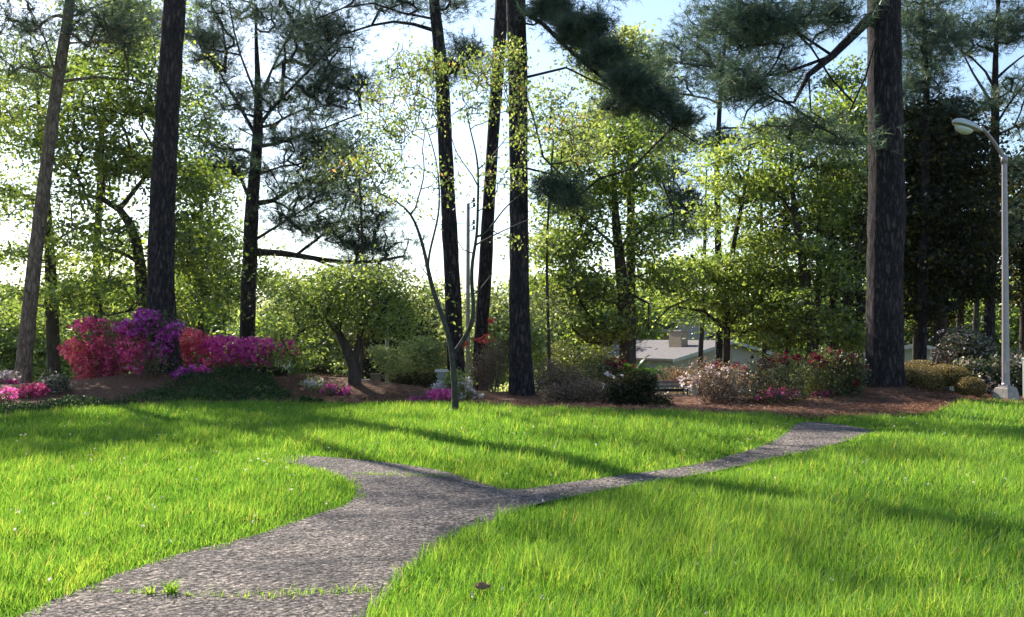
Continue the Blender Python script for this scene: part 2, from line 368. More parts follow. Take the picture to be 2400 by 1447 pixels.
ins = inside(PATH, gx_, gy_)
dp = dist_poly(PATH, gx_, gy_)
k2 = (~ins) | ((dp < .05 + .07 * np.clip(vn(gx_, gy_, 9, 77), 0, 1)) & (rng.uniform(0, 1, len(gx_)) < .45))
k2 |= (gy_ > 10.5) & (rng.uniform(0, 1, len(gx_)) < sm(gp(740, 1080)[0], gp(620, 1080)[0], gx_))
gx_, gy_, rr_, dp, ins = gx_[k2], gy_[k2], rr_[k2], dp[k2], ins[k2]
n1 = vn(gx_, gy_, 1.1, 21); n2 = vn(gx_, gy_, 4.0, 22)
short = np.clip(dp / .45, .0, 1)
left_strip = ((gx_ < -1.0) & (gy_ < 12)).astype(float)
Lg = (.135 + .035 * n1 + .030 * n2 + .022 * vn(gx_, gy_, 11, 23) + .02 * sm(6, 16, gy_)) * (.55 + .45 * short) * rng.uniform(.5, 1.35, len(gx_))
Lg *= 1 - .18 * left_strip
Lg *= 1 + .22 * (gx_ > -1.2) * sm(9.0, 7.5, gy_)
Lg *= 1 - .30 * sm(.9, .2, dp) * (gx_ > .2) * (gy_ > 8.6)
Lg *= 1 + .95 * np.clip(vn(gx_, gy_, 5, 41), 0, 1) * sm(.55, .1, dp) * (gx_ > -1.2) * (gy_ < 8.6)
Wg = (.0040 + .00040 * rr_) * rng.uniform(.7, 1.4, len(gx_))
ln = np.abs(rng.normal(.32, .22, len(gx_)))
n3 = vn(gx_, gy_, 11, 23); val = np.clip(.50 + .13 * n1 + .12 * n2 + .12 * n3 + rng.normal(0, .26, len(gx_)), 0, .96)
val[rng.uniform(0, 1, len(val)) < .012] = 1.0
g = blades("grass", gx_, gy_, gh(gx_, gy_) - .02, np.maximum(Lg, .03), Wg, ln, val, M['grass'])
tag(g, "tall bright green lawn grass on both sides of the path", "grass", kind='stuff')

# weeds growing in the joint across the path and at its rims
def weeds():
    xs_, ys_ = [], []
    a, b = gp(560, 1402)[:2], gp(870, 1385)[:2]
    t = rng.uniform(0, 1, 240) ** .8; P = a + (b - a) * t[:, None] + rng.normal(0, 1, (240, 2)) * [.03, .045]; xs_.append(P[:, 0]); ys_.append(P[:, 1])
    a, b = gp(190, 1388)[:2], gp(560, 1402)[:2]
    t = rng.uniform(0, 1, 130); P = a + (b - a) * t[:, None] + rng.normal(0, .02, (130, 2)); xs_.append(P[:, 0]); ys_.append(P[:, 1])
    a, b = gp(830, 1112)[:2], gp(1060, 1116)[:2]
    t = rng.uniform(0, 1, 260); P = a + (b - a) * t[:, None] + rng.normal(0, .04, (260, 2)); xs_.append(P[:, 0]); ys_.append(P[:, 1])
    x, y = np.concatenate(xs_), np.concatenate(ys_); n = len(x)
    o = blades("weeds", x, y, gh(x, y) - .0, rng.uniform(.015, .06, n) * np.where(rng.uniform(0, 1, n) < .12, 1.9, 1), rng.uniform(.004, .007, n), np.abs(rng.normal(.8, .4, n)), rng.uniform(.5, .97, n), M['grass'])
    tag(o, "thin grass weeds growing out of the joints of the path", "weeds", kind='stuff')
weeds()
def weed_plant(px, py, label, n=34, L=.10):
    p = gp(px, py); x = p[0] + rng.normal(0, .02, n); y = p[1] + rng.normal(0, .02, n)
    o = blades("weed_plant", x - p[0], y - p[1], np.zeros(n), rng.uniform(.5, 1.2, n) * L, rng.uniform(.008, .014, n), np.abs(rng.normal(1.0, .4, n)), rng.uniform(.6, .97, n), M['grass'])
    o.location = (p[0], p[1], float(gh(p[0], p[1])) + .008); tag(o, label, "weed")
weed_plant(398, 1392, "bright green weed rosette growing alone on the asphalt path")
weed_plant(352, 1394, "smaller flat weed just left of the bright rosette on the path", 14, .06)

# small white clover heads and fallen petals in the grass
def specks():
    n = 650; r0 = np.sqrt(rng.uniform(25, 24 ** 2, n)); a0 = rng.uniform(-.58, .58, n)
    x, y = r0 * np.sin(a0), r0 * np.cos(a0); k = (y < edge_y(x) - .2) & ~inside(PATH, x, y); x, y = x[k], y[k]
    n = len(x); c = np.c_[x, y, gh(x, y) + rng.uniform(.07, .11, n)]
    v, f, a = leaf_quads(np.repeat(c, 4, 0) + rng.normal(0, .006, (4 * n, 3)), rng.uniform(.010, .022, 4 * n) * (1 + .03 * np.repeat(r0[k], 4)), None)
    o = mesh_np("clover_flowers", v, [f], M['p_white'], attr=a)
    tag(o, "tiny white clover heads scattered through the lawn", "clover flowers", kind='stuff')

def unit(a): return a / (np.linalg.norm(a, axis=-1, keepdims=True) + 1e-9)
def leaf_quads(c, size, nrm=None, aspect=.55, rg=None, vert=0.0):
    rg = rg or rng; n = len(c); size = np.broadcast_to(size, (n,))
    a = unit(rg.normal(0, 1, (n, 3)) * [1, 1, .7] + [0, 0, -vert])
    if nrm is None: q = rg.normal(0, 1, (n, 3)) + [0, 0, .6]
    else: q = nrm + rg.normal(0, .5, (n, 3))
    b = unit(np.cross(a, q)); 
    a = a * (size / 2)[:, None]; b = b * (size / 2 * aspect)[:, None]
    v = np.stack([c - a, c + b - a * .1, c + a, c - b - a * .1], 1).reshape(-1, 3)
    i = np.arange(n)[:, None] * 4
    return v, np.concatenate([i, i + 1, i + 2, i + 3], 1), rg.uniform(0, 1, n)
def needles(c, d, per, L, W, rg, spread=.75):
    """c tuft centres, d tuft directions"""
    n = len(c); c = np.repeat(c, per, 0); d = np.repeat(d, per, 0)
    dd = unit(d + rg.normal(0, spread, (n * per, 3)))
    c = c - d * L * rg.uniform(0, .7, (n * per, 1)) ; Ln = (L * rg.uniform(.7, 1.2, n * per))[:, None]
    s = unit(np.cross(dd, rg.normal(0, 1, (n * per, 3)))) * (W / 2)
    tip = c + dd * Ln; tip[:, 2] -= .12 * Ln[:, 0]
    v = np.stack([c - s, c + s, tip], 1).reshape(-1, 3); i = np.arange(n * per)[:, None] * 3
    val = np.clip(np.repeat(rg.uniform(0, .9, n), per) + rg.normal(0, .08, n * per), 0, 1)
    return v, np.concatenate([i, i + 1, i + 2], 1), val
specks()

# pine straw scattered over the bed
def straw():
    n = 70000; x = rng.uniform(-16, 16, n); y = edge_y(x) + rng.exponential(1.3, n) - .10
    z = gh(x, y) + .03 + rng.uniform(0, .045, n); a = rng.uniform(0, math.pi, n); L = rng.uniform(.10, .22, n)
    d = np.c_[np.cos(a) * L, np.sin(a) * L, rng.normal(0, .03, n)]; s = np.c_[-np.sin(a), np.cos(a), rng.normal(0, .4, n)] * .005
    c = np.c_[x, y, z]; v = np.stack([c - s, c + s, c + d + s * .6, c + d - s * .6], 1).reshape(-1, 3); i = np.arange(n)[:, None] * 4
    o = mesh_np("pine_straw", v, [np.concatenate([i, i + 1, i + 2, i + 3], 1)], M['straw'], attr=rng.uniform(0, 1, n))
    tag(o, "reddish brown fallen pine needles covering the planting bed", "pine straw", kind='stuff')
straw()

# dark ground cover on the left mound
def groundcover():
    n = 150000; x = rng.uniform(-19, -4.0, n); u = rng.uniform(0, 1, n)
    y = edge_y(x) - .15 + u * (4.0 + .6 * np.sin(x * .8)) * sm(-3.8, -7.6, x) + .2
    dens = sm(-.5, .5, vn(x, y, 1.5, 31) + 1.2 - .5 * u - 1.3 * sm(-6.5, -4.4, x) ); k = rng.uniform(0, 1, n) < dens
    x, y = x[k], y[k]; hgt = .15 + .16 * vn(x, y, 3.2, 33) + .1 * vn(x, y, 9, 34)
    c = np.c_[x, y, gh(x, y) + .02 + rng.uniform(.2, 1, len(x)) * np.clip(hgt, .05, .3)]
    v, f, a = leaf_quads(c, rng.uniform(.03, .06, len(x)), aspect=.6)
    o = mesh_np("ground_cover", v, [f], M['ivy'], attr=a); tag(o, "dark ivy-like ground cover along the lawn edge below the bright azaleas", "ground cover", kind='stuff')
groundcover()

# ------------------------------------------------------------------ tree machinery
class Skeleton:
    def __init__(s, rg): s.P = []; s.par = []; s.R = []; s.chains = []; s.tips = []; s.rg = rg
    def limb(s, pts, rads, attach=True, sub=.6, wig=0.0):
        pts = np.array(pts, float); rads = np.array(rads, float)
        seg = np.linalg.norm(np.diff(pts, axis=0), axis=1); L = np.r_[0, np.cumsum(seg)]
        m = max(3, int(L[-1] / sub)); t = np.linspace(0, L[-1], m)
        # smooth interpolation
        Q = np.stack([np.interp(t, L, pts[:, i]) for i in range(3)], 1)
        if m > 6:
            for _ in range(3): Q[1:-1] = Q[1:-1] * .5 + (Q[:-2] + Q[2:]) * .25
        if wig: Q[1:] += np.cumsum(s.rg.normal(0, wig, (m - 1, 3)), 0) * .3 * np.linspace(0, 1, m - 1)[:, None]
        Rr = np.interp(t, L, rads); start = -1
        if attach and s.P: start = int(np.argmin(np.linalg.norm(np.array(s.P) - Q[0], axis=1)))
        s._chain(Q if start < 0 else Q[1:], start, Rr if start < 0 else Rr[1:])
        return s
    def _chain(s, Q, start, Rr):
        ids = [] if start < 0 else [start]; p = start
        for q, r in zip(Q, Rr): s.P.append(np.array(q)); s.par.append(p); s.R.append(r); p = len(s.P) - 1; ids.append(p)
        s.chains.append(ids); return p
    def grow(s, T, down=.6, curve=.18, jitter=.05, sub=.7, exclude_low=0, r_tip=.012, expo=.42, rmax=.045):
        A = np.array(s.P); D = np.min(np.linalg.norm(T[:, None, :] - A[None, ::3, :], axis=2), axis=1); T = T[np.argsort(D)]
        lowest = exclude_low; P = np.array(s.P); ok0 = P[:, 2] > lowest
        buf = list(P); okb = list(ok0)
        for t in T:
            A = np.array(buf); dv = t - A; d = np.linalg.norm(dv, axis=1)
            cost = d + down * np.maximum(0, -dv[:, 2]) + np.where(np.array(okb), 0, 50)
            cost = cost - .15 * dv[:, 2] * (dv[:, 2] > 0)
            i = int(np.argmin(cost)); a = A[i]; Ln = d[i]
            m = max(2, int(Ln / sub)); u = np.linspace(0, 1, m + 1)[1:, None]
            c = (a + t) / 2 + V(0, 0, curve * Ln) + s.rg.normal(0, .06 * Ln, 3)
            Q = (1 - u) ** 2 * a + 2 * u * (1 - u) * c + u ** 2 * t
            if m > 1: Q[:-1] += s.rg.normal(0, jitter, (m - 1, 3))
            e = s._chain(Q, i, np.full(m, 0.0)); s.tips.append(e)
            buf += list(Q); okb += [True] * m
        n = len(s.P); cnt = np.zeros(n)
        for e in s.tips: cnt[e] += 1
        for i in range(n - 1, -1, -1):
            if s.par[i] >= 0: cnt[s.par[i]] += cnt[i]
        s.R = np.maximum(np.array(s.R), np.minimum(rmax, r_tip * np.maximum(cnt, .6) ** expo) * (np.array(s.R) == 0))
        return s
    def mesh(s, base, sides_big=16, rough=.02, thin=.0):
        vs, fs, n = [], [], 0; P = np.array(s.P) - base; Rr = np.array(s.R, float)
        for ch in s.chains:
            p = P[ch]; r = Rr[ch].copy()
            if len(ch) < 2: continue
            if s.par[ch[1]] == ch[0] and s.par[ch[0]] != -2 and ch is not s.chains[0]: r[0] = min(r[0], r[1] * 1.35)
            k = sides_big if r.max() > .12 else (8 if r.max() > .05 else (5 if r.max() > .02 else 3))
            v, f = tube_np(p, np.maximum(r, .004), k, rough if r.max() > .1 else 0, s.rg)
            vs.append(v); fs.append(f + n); n += len(v)
        return np.vstack(vs), np.vstack(fs)

def px_limb(Y, pts, dy=None):
    """[(px, py, width_px), ...] at depth Y (+ per-point offset) -> points, radii"""
    dy = dy if dy is not None else [0] * len(pts)
    return [at(a, b, Y + d) for (a, b, w_), d in zip(pts, dy)], [w_ / 2 * Y / F for (a, b, w_) in pts]
def targets(rg, Y, blobs, shell=.0):
    """blobs: (px, py, rx_px, ry_px, depth_m, n[, dY])"""
    out = []
    for b in blobs:
        px, py, rx, ry, dz, n = b[:6]; dY = b[6] if len(b) > 6 else 0
        c = at(px, py, Y + dY); u = unit(rg.normal(0, 1, (n, 3))) * (rg.uniform(shell, 1, (n, 1)) ** (1 / 2.2))
        out.append(c + u * [rx * Y / F, dz, ry * Y / F])
    return np.vstack(out)

LEAFSCALE = 1.38
def broadleaf(name, label, cat, Y, limbs, blobs, mat, leaf=.11, per=70, cr=.45, bark='bark_dark', seed=1, group=None, part='crown', flat=.42, extra=None, jit=.05, low=None, r_tip=.012, curve=.12, vert=.3, dens=1.5, leafk=1.0, rmax=.045, lsub=.6):
    rg = np.random.default_rng(seed); S = Skeleton(rg)
    for k, l in enumerate(limbs):
        dy = l[1] if isinstance(l, tuple) else None; pts = l[0] if isinstance(l, tuple) else l
        p, r = px_limb(Y, pts, dy)
        if k == 0:
            g0 = float(gh(p[0][0], p[0][1])) - .15
            if p[0][2] > g0 + .05: p = [V(p[0][0], p[0][1], g0)] + p; r = [r[0] * 1.25] + r
        S.limb(p, r, wig=jit * .4 if lsub > .5 else 0, sub=lsub)
    base = np.array(S.P[0]); base[2] = float(gh(base[0], base[1]))
    T = targets(rg, Y, [(*b[:5], max(1, int(b[5] * dens)), *b[6:]) for b in blobs])
    gt = gh(T[:, 0], T[:, 1]); T[:, 2] = np.maximum(T[:, 2], gt + .5)
    S.grow(T, curve=curve, jitter=jit, exclude_low=base[2] + 1.2 if low is None else low, r_tip=r_tip, rmax=rmax)
    root = thing(name, label, cat, base, group=group)
    v, f = S.mesh(base); mesh_np("trunk", v, [f], M[bark], root, smooth=True)
    tips = np.array([S.P[e] for e in S.tips]); m = len(tips)
    # leaves: gaussian clumps at tips plus sprinkled along the last segment
    cnt = np.maximum(3, (per * leafk * rg.uniform(.3, 1.7, m)).astype(int)); idx = np.repeat(np.arange(m), cnt)
    sz = (cr * 1.1 * rg.uniform(.5, 1.5, m))[idx]
    off = rg.normal(0, 1, (len(idx), 3)) * [.7, .7, .7 * flat]
    c = tips[idx] + off * sz[:, None] - base
    lf = leaf * LEAFSCALE * rg.uniform(.5, 1.35, len(idx))
    v, f, a = leaf_quads(c, lf, rg=rg, vert=vert)
    tone = rg.uniform(-.25, .25, m)[idx]; a = np.clip(a * .75 + .12 + tone, 0, 1)
    mesh_np(part, v, [f], M[mat], root, attr=a)
    return root

def pine(name, label, Y, limbs, blobs, seed=1, tufts=9, per=12, L=.24, W=.014, cr=(.42, .42, .2), bark='bark_pine', group=None, r_tip=.014, curve=.05, jit=.07, low=None, down=.5, up=.35, mat='needle', base_flare=True, sub=.7, expo=.42, dens=2.0, tk=1.7, skyk=3.0, rmax=.045):
    rg = np.random.default_rng(seed); S = Skeleton(rg)
    for k, l in enumerate(limbs):
        dy = l[1] if isinstance(l, tuple) else None; pts = l[0] if isinstance(l, tuple) else l
        p, r = px_limb(Y, pts, dy)
        if k == 0:
            gz = float(gh(p[0][0], p[0][1]))
            if p[0][2] > gz - .1:
                if p[0][2] > gz + .4: p = [V(p[0][0], p[0][1], gz + .3)] + p; r = [r[0]] + r
                p = [V(p[0][0], p[0][1], gz - .2)] + p; r = [r[0] * 1.28] + r
        S.limb(p, r, sub=.35 if k == 0 else .6, wig=0 if k == 0 else jit * .4)
    base = np.array(S.P[0]); base[2] = float(gh(base[0], base[1]))
    T = targets(rg, Y, [(*b[:5], max(1, int(b[5] * (dens if b[1] > -250 else skyk))), *b[6:]) for b in blobs])
    S.grow(T, curve=curve, jitter=jit, exclude_low=base[2] + 3 if low is None else low, r_tip=r_tip, down=down, sub=sub, expo=expo, rmax=rmax)
    root = thing(name, label, "pine tree", base, group=group)
    v, f = S.mesh(base, 18, .035); mesh_np("trunk", v, [f], M[bark], root, smooth=True)
    tips = np.array([S.P[e] for e in S.tips]); par = np.array([S.P[S.par[e]] for e in S.tips]); m = len(tips)
    d = unit(tips - par); cnt = np.maximum(2, (tufts * tk * rg.uniform(.5, 1.5, m)).astype(int)); idx = np.repeat(np.arange(m), cnt)
    off = rg.normal(0, 1, (len(idx), 3)) * cr
    c = tips[idx] + off; dd = unit(d[idx] * .5 + off * .9 + [0, 0, up])
    # twigs carrying the tufts
    tw0 = tips[idx] * .8 + par[idx] * .2; tw1 = c; s_ = unit(np.cross(tw1 - tw0, rg.normal(0, 1, c.shape))) * .009
    tv = np.stack([tw0 - s_, tw0 + s_, tw1], 1).reshape(-1, 3) - base; ti = np.arange(len(c))[:, None] * 3
    v, f, a = needles(c - base, dd, per, L, W, rg)
    o = mesh_np("crown", np.vstack([v, tv]), [np.vstack([f, np.concatenate([ti, ti + 1, ti + 2], 1) + len(v)])], M[mat], root, attr=np.r_[a, np.full(len(c), .0)])
    return root
# ------------------------------------------------------------------ big pines
G1 = "tall pines standing in the planting bed"
# big pine growing through the azaleas, left
pine("pine_tree", "big straight pine trunk rising through the purple and red azaleas at left", 25.6,
     [[(392, 905, 84), (378, 760, 66), (377, 600, 60), (384, 400, 56), (396, 200, 53), (410, 0, 51), (424, -300, 44), (430, -700, 34), (430, -1050, 14)]],
     [(330, -620, 330, 130, 3.2, 34), (560, -800, 300, 160, 3.2, 34), (420, -1050, 240, 150, 2.4, 30)], seed=3, tufts=6, group=G1, low=10, skyk=1.3)
pine("pine_tree", "thick centre pine with the dark drooping needle bough on its right side", 24.3,
     [[(1224, 940, 66), (1220, 860, 54), (1217, 700, 47), (1216, 400, 43), (1213, 150, 46), (1209, 0, 46), (1205, -300, 40), (1200, -700, 30), (1190, -1050, 14)],
      ([(1236, 20, 11), (1270, 50, 10), (1320, 110, 9), (1400, 180, 7), (1490, 240, 5), (1570, 290, 4), (1630, 330, 3)], [0, -.3, -.8, -1.2, -1.5, -1.8, -2.0]),
      ([(1236, 175, 6), (1300, 165, 6), (1345, 155, 5), (1400, 195, 4), (1480, 235, 3)], [0, -.2, -.4, -.8, -1.0]),
      ([(1232, 388, 6), (1290, 392, 5), (1330, 440, 4), (1360, 480, 3)], [0, -.2, -.4, -.5])],
     [(1290, 10, 50, 30, .5, 16, -.6), (1350, 70, 46, 34, .5, 22, -1), (1410, 130, 46, 30, .5, 22, -1.3), (1480, 190, 46, 26, .5, 20, -1.6), (1540, 235, 36, 20, .4, 12, -1.8), (1590, 272, 26, 14, .3, 6, -2), (1390, 60, 40, 26, .5, 8, -1.2), (1450, 240, 40, 20, .4, 5, -1.5),
      (1290, 430, 55, 25, .4, 9, -.3), (1330, 470, 30, 22, .3, 5, -.4), (1400, -60, 90, 50, 1.2, 12, -.5),
      (1100, -700, 300, 130, 3.0, 26), (1400, -900, 300, 150, 3.0, 30), (1190, -1080, 220, 130, 2.4, 24)],
     seed=5, tufts=9, per=14, L=.22, cr=(.24, .26, .13), W=.013, group=G1, low=9.2, down=4.0, rmax=.025)
pine("pine_tree", "thickest pine with shaggy bark at right, crooked dark limb reaching left", 23.4,
     [[(2072, 930, 104), (2074, 860, 86), (2072, 700, 80), (2078, 500, 84), (2078, 420, 81), (2074, 250, 78), (2072, 0, 76), (2068, -300, 66), (2060, -700, 50), (2050, -1100, 20)],
      ([(2040, 20, 24), (2012, 70, 22), (1970, 112, 19), (1930, 152, 16), (1890, 180, 12), (1866, 205, 9), (1862, 240, 6)], [0, -.2, -.4, -.6, -.8, -.9, -1]),
      ([(1925, 153, 8), (1870, 158, 7), (1820, 180, 6), (1760, 185, 4)], [-.6, -.8, -1.0, -1.2]),
      ([(1880, 195, 6), (1882, 240, 5), (1900, 262, 4), (1960, 300, 2.5)], [-.9, -.9, -.8, -.6]),
      ([(1866, 215, 6), (1840, 232, 5), (1800, 240, 4), (1770, 265, 2.5)], [-.9, -1, -1.1, -1.2]),
      ([(1925, 150, 7), (1900, 100, 6), (1850, 60, 5), (1820, 20, 4)], [-.6, -.7, -.8, -1.0])],
     [(1740, 200, 70, 40, .7, 14, -1), (1860, 290, 90, 40, .7, 8, -1), (1950, 330, 60, 30, .5, 5, -.6), (1780, 60, 110, 60, 1.0, 26, -1), (1920, 30, 90, 50, .8, 16, -.6),
      (1900, -500, 300, 130, 2.8, 24), (2300, -700, 320, 150, 2.8, 28), (2050, -1000, 260, 160, 2.4, 26)], seed=8, tufts=8, group=G1, low=9.3, down=2.5, rmax=.024)
pine("pine_tree", "slender grey pine behind the young tree, kinked near the top", 29.0,
     [[(1070, 880, 42), (1062, 700, 38), (1052, 500, 35), (1043, 330, 33), (1037, 180, 32), (1027, 90, 28), (1016, 0, 25), (1012, -300, 20), (1010, -600, 8)],
      ([(1012, 75, 10), (985, 45, 8), (930, 32, 7), (880, 50, 6), (820, 80, 5), (760, 100, 4), (710, 105, 3)], [0, .3, .6, .9, 1.1, 1.3, 1.5]),
      ([(1008, 40, 7), (940, 30, 5), (900, 10, 5), (840, 5, 4), (740, 45, 3)], [0, -.2, -.4, -.6, -.6]),
      ([(1045, 150, 6), (1090, 150, 5), (1095, 190, 4)], [0, -.4, -.6])],
     [(760, 60, 80, 36, .8, 15, 1.2), (860, -10, 100, 30, .8, 14, .5), (1060, 5, 40, 20, .8, 6), (1095, 120, 45, 28, .7, 11, -.5), (1060, 160, 28, 26, .5, 7, -.4), (960, 15, 40, 22, .5, 4),
      (980, -350, 220, 120, 2.2, 22), (1030, -600, 160, 120, 2, 18)], seed=12, tufts=7, per=12, group=G1, low=9.5)
pine("pine_tree", "slim leaning pine just left of the thick centre pine", 30.5,
     [[(1124, 830, 30), (1136, 660, 33), (1144, 500, 29), (1157, 300, 28), (1168, 150, 30), (1177, 0, 32), (1190, -300, 26), (1200, -650, 10)],
      ([(1165, 47, 4), (1150, 44, 3)], [0, 0])],
     [(1180, -420, 220, 120, 2.2, 20), (1230, -620, 180, 120, 2, 18)], seed=14, tufts=7, group=G1, low=11)
# wide pine with the long horizontal limb
pine("pine_tree", "wide branching pine with a long pale lower limb sweeping right", 37.0,
     [[(580, 800, 36), (582, 680, 35), (588, 560, 33), (590, 470, 31), (597, 420, 27), (603, 330, 25), (606, 260, 20), (604, 180, 14), (600, 90, 8), (600, 10, 4)],
      ([(600, 592, 17), (640, 588, 15), (690, 597, 13), (740, 606, 11), (790, 615, 10), (840, 622, 8), (900, 612, 6), (945, 602, 4)], [0, -.5, -1, -1.4, -1.8, -2.2, -2.6, -3]),
      ([(740, 606, 6), (790, 630, 5), (840, 642, 4), (900, 640, 3)], [-1.4, -1.7, -2, -2.4]),
      ([(700, 597, 8), (740, 565, 6), (770, 535, 5), (795, 520, 3)], [-1, -1.2, -1.3, -1.4]),
      ([(600, 490, 12), (640, 470, 11), (690, 440, 9), (740, 410, 6), (790, 395, 4)], [0, .4, .9, 1.3, 1.7]),
      ([(602, 560, 7), (650, 530, 6), (700, 500, 4), (740, 470, 3)], [0, -.6, -1.2, -1.8]),
      ([(585, 470, 10), (565, 420, 8), (530, 385, 6), (490, 355, 4)], [0, .3, .6, 1]),
      ([(598, 365, 7), (570, 350, 6), (535, 352, 4)], [0, -.4, -.8]),
      ([(600, 320, 9), (570, 260, 8), (530, 200, 6), (490, 120, 4), (470, 60, 3)], [0, .4, 1, 1.5, 1.8]),
      ([(606, 350, 8), (660, 330, 7), (720, 320, 5), (790, 290, 4), (850, 265, 3)], [0, -.5, -1, -1.5, -2]),
      ([(606, 290, 9), (660, 230, 7), (720, 170, 6), (780, 110, 4), (810, 70, 3)], [0, -.6, -1.2, -1.8, -2.2]),
      ([(606, 240, 8), (640, 150, 6), (680, 80, 5), (700, 20, 3)], [0, .6, 1.1, 1.6]),
      ([(604, 230, 7), (570, 150, 5), (550, 80, 4), (540, 20, 3)], [0, -.7, -1.2, -1.6]),
      ([(606, 300, 7), (650, 290, 6), (700, 255, 5), (760, 250, 3)], [0, .8, 1.4, 2]),
      ([(603, 410, 6), (660, 390, 5), (710, 385, 4), (760, 360, 3)], [0, -.8, -1.6, -2.2])],
     [(600, 40, 190, 80, 2.4, 30), (500, 150, 70, 70, 2, 12), (740, 120, 120, 70, 2, 26), (800, 200, 80, 50, 1.4, 20, -1), (680, 230, 130, 60, 2, 18), (520, 360, 60, 40, 1, 8),
      (760, 340, 120, 50, 1.6, 18, -1), (720, 430, 130, 45, 1.4, 16), (700, 500, 100, 30, 1.2, 8, -1), (900, 580, 80, 34, 1.2, 8, -2.5), (850, 632, 80, 14, .8, 4, -2.2), (800, 460, 90, 40, 1.2, 8, -1.5), (760, 540, 90, 24, 1.2, 7, -1.4), (600, -140, 170, 80, 2.6, 30), (680, 350, 180, 170, 2.4, 26), (540, 300, 60, 100, 1.6, 8), (480, 80, 50, 60, 1.4, 12), (830, 555, 90, 30, 1, 10, -2), (880, 500, 50, 40, .8, 6, -2)],
     seed=21, tufts=9, per=13, L=.27, W=.016, cr=(.46, .46, .17), dens=2.1, group=G1, low=0, r_tip=.021, rmax=.07, jit=.13, up=.5)
pine("pine_tree", "dark open pine at the right edge rising behind the lamp post", 38.0,
     [[(2318, 790, 24), (2322, 640, 22), (2330, 450, 22), (2332, 300, 20), (2332, 180, 14), (2336, 60, 10), (2345, -60, 6), (2350, -160, 3)],
      ([(2332, 250, 8), (2290, 190, 6), (2260, 130, 4), (2245, 90, 3)], [0, .5, .9, 1.2]),
      ([(2332, 210, 7), (2300, 150, 5), (2240, 110, 3)], [0, -.6, -1.2]),
      ([(2336, 190, 7), (2370, 150, 5), (2420, 120, 3)], [0, .4, .9]),
      ([(2336, 320, 7), (2370, 300, 5), (2420, 285, 3)], [0, .4, .9]),
      ([(2336, 290, 7), (2360, 250, 5), (2400, 200, 3)], [0, -.5, -.9])],
     [(2290, 80, 90, 60, 1.6, 22), (2220, 60, 60, 50, 1.2, 10), (2380, 60, 60, 60, 1.5, 14), (2400, 200, 50, 50, 1.4, 10), (2310, 240, 28, 20, .8, 7), (2420, 300, 50, 40, 1.4, 8), (2370, 400, 60, 40, 1.2, 9), (2340, -60, 110, 70, 2, 22), (2360, 520, 70, 60, 1.5, 12)],
     seed=23, tufts=8, per=11, L=.27, W=.018, group=G1, low=0, r_tip=.016)
pine("pine_tree", "thin far pine with leafy vine on its trunk, left of the lime green trees", 44.0,
     [[(1685, 850, 18), (1686, 700, 17), (1682, 520, 15), (1680, 400, 13), (1684, 300, 11), (1690, 200, 9), (1700, 100, 6), (1705, 20, 3)],
      ([(1680, 445, 6), (1620, 410, 5), (1570, 390, 3)], [0, .5, 1]), ([(1680, 480, 5), (1600, 480, 4), (1540, 480, 3)], [0, -.5, -1]),
      ([(1684, 300, 6), (1740, 300, 4), (1790, 305, 3)], [0, .3, .6])],
     [(1600, 460, 80, 40, 1.5, 18), (1590, 530, 80, 40, 1.5, 16), (1560, 400, 60, 36, 1.4, 12), (1650, 130, 130, 70, 2.2, 34), (1780, 180, 110, 70, 2, 24), (1700, 40, 120, 50, 2, 22), (1690, 330, 60, 26, 1, 10), (1560, 200, 90, 70, 1.6, 14), (1820, 80, 80, 50, 1.6, 14)],
     seed=25, tufts=9, per=11, L=.3, W=.02, cr=(.5, .5, .2), group=G1, low=0, r_tip=.017)
pine("pine_tree", "dark pine crown hanging behind the thickest pine, right side", 36.0,
     [[(2160, 830, 22), (2165, 600, 20), (2170, 400, 18), (2172, 200, 14), (2165, 60, 9), (2160, -60, 4)]],
     [(2180, 110, 70, 60, 1.6, 26), (2150, 200, 70, 50, 1.6, 20), (2230, 270, 60, 40, 1.5, 14), (2160, 0, 60, 60, 1.8, 16), (2120, 60, 60, 40, 1.5, 10)],
     seed=27, tufts=9, per=11, L=.27, W=.018, group=G1, low=0)
pine("pine_tree", "tall pine with pale brown bark leaning right at the far left", 27.5,
     [[(52, 896, 38), (66, 760, 34), (80, 620, 32), (98, 480, 30), (118, 320, 28), (138, 170, 26), (160, 40, 24), (172, -60, 22), (190, -400, 16), (200, -700, 6)],
      ([(146, 192, 9), (200, 182, 7), (270, 178, 6), (330, 195, 5), (375, 205, 4)], [0, .5, 1, 1.4, 1.8]),
      ([(165, 40, 7), (210, 20, 6), (250, 5, 4), (300, -10, 3)], [0, .4, .8, 1.2]),
      ([(150, 108, 5), (190, 98, 4), (240, 96, 4), (290, 100, 3)], [0, -.3, -.6, -.9]),
      ([(125, 200, 6), (112, 120, 5), (100, 60, 4), (60, 0, 3)], [0, -.4, -.8, -1.2])],
     [(230, 60, 90, 50, 1.4, 16), (60, 60, 70, 60, 1.4, 14), (110, -80, 120, 50, 2, 16), (190, -500, 220, 150, 2.4, 22), (320, 60, 50, 60, 1.2, 12), (40, 160, 50, 40, 1.2, 6)], seed=29, tufts=7, per=11, bark='bark_tan', group=G1, low=0)
pine("pine_tree", "dark pine top far behind the big left pine", 46.0,
     [[(232, 790, 20), (226, 600, 18), (235, 430, 15), (240, 250, 12), (300, 120, 9), (350, 40, 7), (355, -40, 4)]],
     [(350, 50, 50, 60, 1.6, 18), (300, 120, 60, 40, 1.6, 10), (260, 10, 60, 40, 1.6, 8)], seed=31, tufts=9, L=.3, W=.02, group=G1, low=0)

